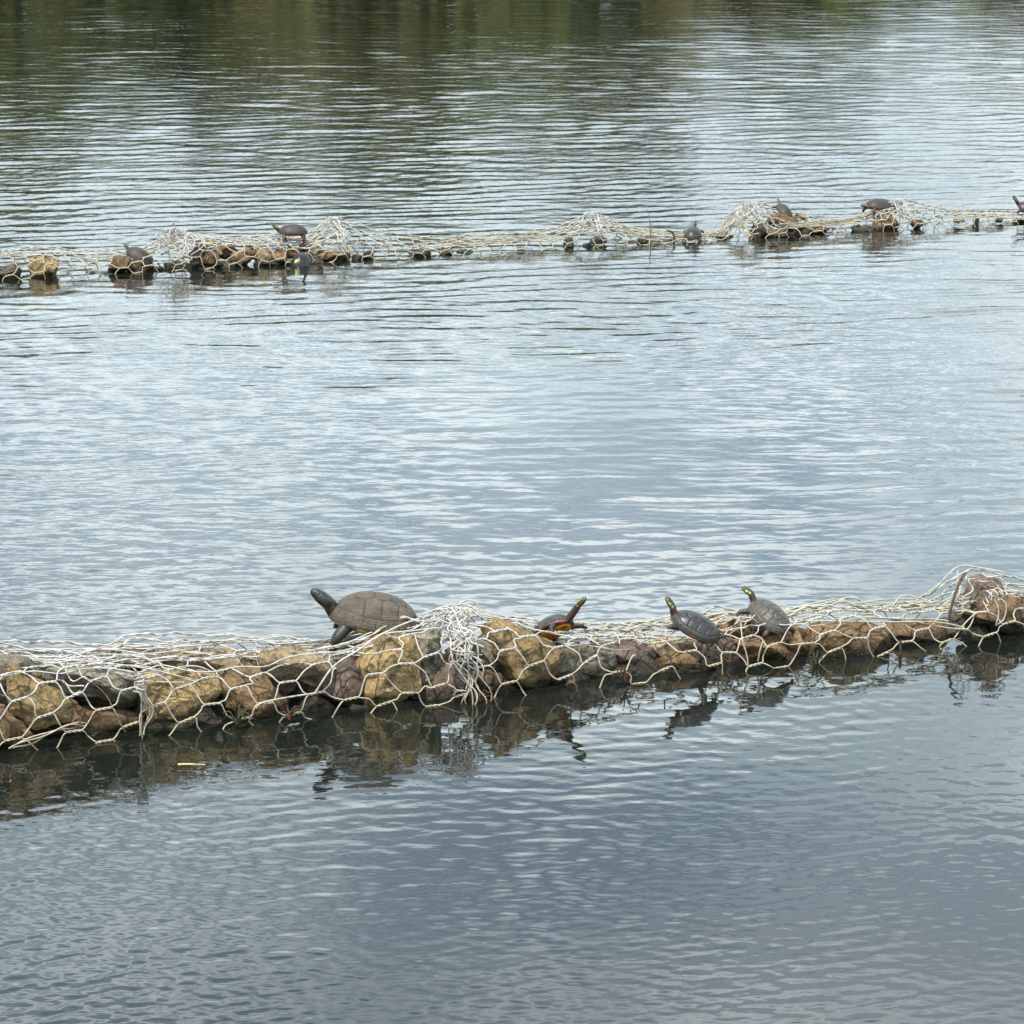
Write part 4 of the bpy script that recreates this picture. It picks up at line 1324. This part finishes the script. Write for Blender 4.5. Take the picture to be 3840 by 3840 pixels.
        col[s3] = (0.22, 0.20, 0.06, 1)
        sp1 = is_head & (((t - .34) / .13) ** 2 + ((ang - .35) / .30) ** 2 < 1)
        sp2 = is_head & (((t - .0) / .10) ** 2 + ((ang - .55) / .28) ** 2 < 1)
        col[sp1 | sp2] = (0.42, 0.37, 0.10, 1)
    ca = me.color_attributes.new('col', 'FLOAT_COLOR', 'POINT')
    ca.data.foreach_set('color', col.ravel())
    me.materials.clear()
    body = link('body', me, SKIN, root)
    lv, uv = Vector(lat), Vector(upv)
    for sgn in (1, -1):
        er = .0135 * L
        bm = bmesh.new(); bmesh.ops.create_uvsphere(bm, u_segments=10, v_segments=8, radius=er)
        em = bpy.data.meshes.new('eye'); bm.to_mesh(em); bm.free()
        for p in em.polygons: p.use_smooth = True
        link('eye', em, EYE if slider else EYE_Y, root, hb + dirn * hl_ * .68 + lv * sgn * .043 * L * k_ + uv * .022 * L)
    if lime:
        V = []; na = 14
        pts = [S.p(-.80 + .07 * math.cos(2 * math.pi * k / na), .20 + .12 * math.sin(2 * math.pi * k / na) * (1 + .2 * math.sin(3 * k)), L * .012) for k in range(na)]
        lo = [p - Vector((0, 0, L * .012)) for p in pts]
        me = bpy.data.meshes.new('paint_mark')
        me.from_pydata([tuple(p) for p in pts + lo], [], [tuple(range(na))] + [(k, k + na, (k + 1) % na + na, (k + 1) % na) for k in range(na)])
        tag(link('paint_mark', me, LIME, root), 'small bright lime green mark on the shell')
    return root

FT = [(.40, .36, -.20), (.40, -.36, -.20), (-.36, .34, -.16), (-.36, -.34, -.16)]
def near_t(px, py, w): return near.p3(px, py, w)
def far_t(px, py, w): return far.p3(px, py, w)

# the four on the near row
make_turtle('large brown turtle with yellow-edged belly, head raised to the left', 'slider', .218,
            near_t(1405, 2324, .19), R(184), R(9), R(-3), (.73, .03, .25), [(.43, .28, -.35), (.36, -.36, -.24), (-.36, .3, -.16), (-.36, -.3, -.16)], head_dir=(.84, .08, .53))
make_turtle('small turtle with orange belly facing right, neck stretched up behind the golden boulder', 'painted', .125,
            near_t(2074, 2360, .15), R(-46), R(31), R(-12), (1.0, .10, .27), [(.42, .46, -.12), (.34, -.36, -.20), (-.36, .36, -.14), (-.36, -.34, -.14)], head_dir=(1, .12, .30))
make_turtle('small dark turtle facing left, shell tilted to us, one hind leg hanging down', 'painted', .130,
            near_t(2606, 2352, .05), R(172), R(26), R(-15), (.74, -.05, .27), [(.46, .40, -.05), (.36, -.36, -.2), (-.36, .42, -.38), (-.56, -.2, .0)], head_dir=(.8, -.1, .45))
make_turtle('small grey turtle in the near row with its back to us', 'painted', .128,
            near_t(2884, 2314, .10), R(130), R(27), R(0), (.80, .10, .14), [(.40, .44, -.16), (.36, -.36, -.2), (-.30, .36, -.24), (-.42, -.36, -.14)], head_dir=(1, .25, -.02), shell=SH_DUST)
# the seven on the far row
make_turtle('turtle leaning on brown stones right of the pale yellow boulder, far row', 'painted', .135,
            far_t(522, 962, .08), R(165), R(30), R(-28), (.66, 0, .10), [(.4, .36, -.16), (.36, -.36, -.16), (-.36, .4, -.30), (-.36, -.34, -.14)], detail=False, shell=SH_FAR)
make_turtle('turtle standing on straight legs on top of the wire, facing left, in the far row', 'painted', .140,
            far_t(1098, 868, .12), R(186), R(0), R(-8), (.72, 0, .30), [(.22, .36, -.24), (.30, -.36, -.22), (-.34, .30, -.42), (-.42, -.26, -.38)], detail=False, shell=SH_FAR, head_dir=(.72, 0, .7))
make_turtle('wet black turtle half in the water with a bright lime mark on its domed shell', 'painted', .150,
            far_t(1130, 996, -.03), R(78), R(3), R(4), (.60, 0, .02), [(.4, .40, -.10), (.4, -.40, -.10), (-.36, .36, -.08), (-.36, -.36, -.08)], detail=False, shell=SH_WET, lime=True, high=.42)
make_turtle('lone turtle sitting with its back to us at the water, in the far row', 'painted', .125,
            far_t(2597, 876, .05), R(80), R(20), R(0), (.74, -.05, .22), [(.4, .40, -.16), (.4, -.40, -.16), (-.36, .36, -.14), (-.30, -.46, -.34)], detail=False, head_dir=(1, 0, .25))
make_turtle('small turtle peeping over the tangled wire peak, turned away, in the far row', 'painted', .115,
            far_t(2940, 792, .15), R(118), R(30), R(14), (.72, .05, .18), [(.4, .36, -.16), (.36, -.36, -.16), (-.36, .34, -.14), (-.36, -.34, -.14)], detail=False, shell=SH_FAR)
make_turtle('turtle with orange belly lying flat, head low to the left, in the far row', 'painted', .170,
            far_t(3300, 775, .14), R(202), R(4), R(0), (.66, 0, .03), [(.4, .38, -.20), (.36, -.36, -.2), (-.36, .34, -.14), (-.36, -.34, -.14)], detail=False, shell=SH_FAR)
make_turtle('turtle cut off by the right edge, thin neck stretched up to the left', 'painted', .150,
            far_t(3862, 790, .08), R(180), R(28), R(-20), (.80, 0, .20), [(.4, .36, -.16), (.36, -.36, -.16), (-.36, .34, -.14), (-.36, -.34, -.14)], detail=False)

# ------------------------------------------------------------------ small things: straw, twigs
def floating_straw():
    a, b = on_z(668, 2867, .006), on_z(770, 2868, .006)
    T = Tubes()
    T.add(smooth_path([a - a, (b - a) * .3 + Vector((0, 0, .001)), (b - a) * .7 + Vector((0, .002, 0)), b - a], 10), .0028, 6, .0012)
    o = T.build('straw', STRAW, None, (0, 0, 0)); o.location = a
    tag(o, 'yellow straw floating on the water in front of the left gabion', 'straw')
floating_straw()
def stalk(name, label, pts, r0, r1, mat, side=(), cat='twig', group=None):
    T = Tubes()
    b = Vector(pts[0])
    T.add(smooth_path([Vector(p) - b for p in pts], 14), r0, 5, r1)
    for s in side:
        T.add(smooth_path([Vector(p) - b for p in s], 8), r1 * 1.2, 5, r1 * .6)
    o = T.build(name, mat, None, (0, 0, 0)); o.location = b
    tag(o, label, cat, group)
stalk('twig', 'dead twig standing upright in the far row, left of the lone turtle', [F3(2441, 925, .03), F3(2440, 880, .03), F3(2436, 820, .03), F3(2428, 785, .04)], .004, .0012, TWIG,
      [[F3(2440, 880, .03), F3(2470, 900, .03), F3(2490, 915, .03)], [F3(2437, 835, .03), F3(2460, 855, .03)]])
stalk('twig', 'rusty broken stem sticking up left of the lone turtle in the far row', [F3(2527, 915, .02), F3(2528, 885, .02), F3(2517, 868, .02), F3(2500, 864, .02)], .007, .003, RUST)
stalk('twig', 'thin dark twig among the stones at the left, leaning before the grey slab', [P3(470, 2745, -.02), P3(425, 2660, -.02), P3(400, 2610, -.01), P3(350, 2560, 0)], .0016, .0008, TWIG)
stalk('twig', 'curled brown root at the waterline below the golden boulder', [P3(2128, 2570, -.02), P3(2140, 2558, -.03), P3(2160, 2575, -.03), P3(2165, 2620, -.03)], .005, .003, WEED)
stalk('twig', 'brown weed snagged on the mesh at the left by the water', [P3(285, 2735, -.04), P3(300, 2700, -.04), P3(300, 2680, -.035)], .003, .001, WEED,
      [[P3(285, 2735, -.04), P3(320, 2705, -.04), P3(330, 2715, -.04)], [P3(285, 2735, -.04), P3(265, 2712, -.045)]])

def tuft(px, py, label, mat, n, seed, size=.035):
    r = random.Random(seed)
    b = P3(px, py, -.03); b.z = max(b.z, .004)
    T = Tubes()
    for k in range(n):
        a = r.uniform(0, 6.28); l = size * r.uniform(.5, 1.2)
        e = Vector((math.cos(a) * l, math.sin(a) * l * .6, r.uniform(-.1, .8) * l))
        T.add(smooth_path([(0, 0, -.012), tuple(e * .5 + Vector((0, 0, l * r.uniform(.1, .4)))), tuple(e)], 8), .0022, 5, .0008)
    o = T.build('weed', mat, None, (0, 0, 0)); o.location = b
    tag(o, label, 'weed')
tuft(890, 2700, 'dark green algae clump at the waterline under the left gabion', ALGAE, 16, 1, .04)
tuft(1795, 2615, 'brown roots hanging at the waterline below the thick wire lacing', WEED, 12, 2, .04)
tuft(2345, 2535, 'brown root tuft at the waterline left of the tilted turtle', WEED, 10, 3, .03)
tuft(1085, 2680, 'olive weed on the mesh at the waterline below the dark gap', WEED, 9, 4, .03)
tuft(3060, 2480, 'dark weed by the water between two wet stones right of the turtles', ALGAE, 10, 5, .03)
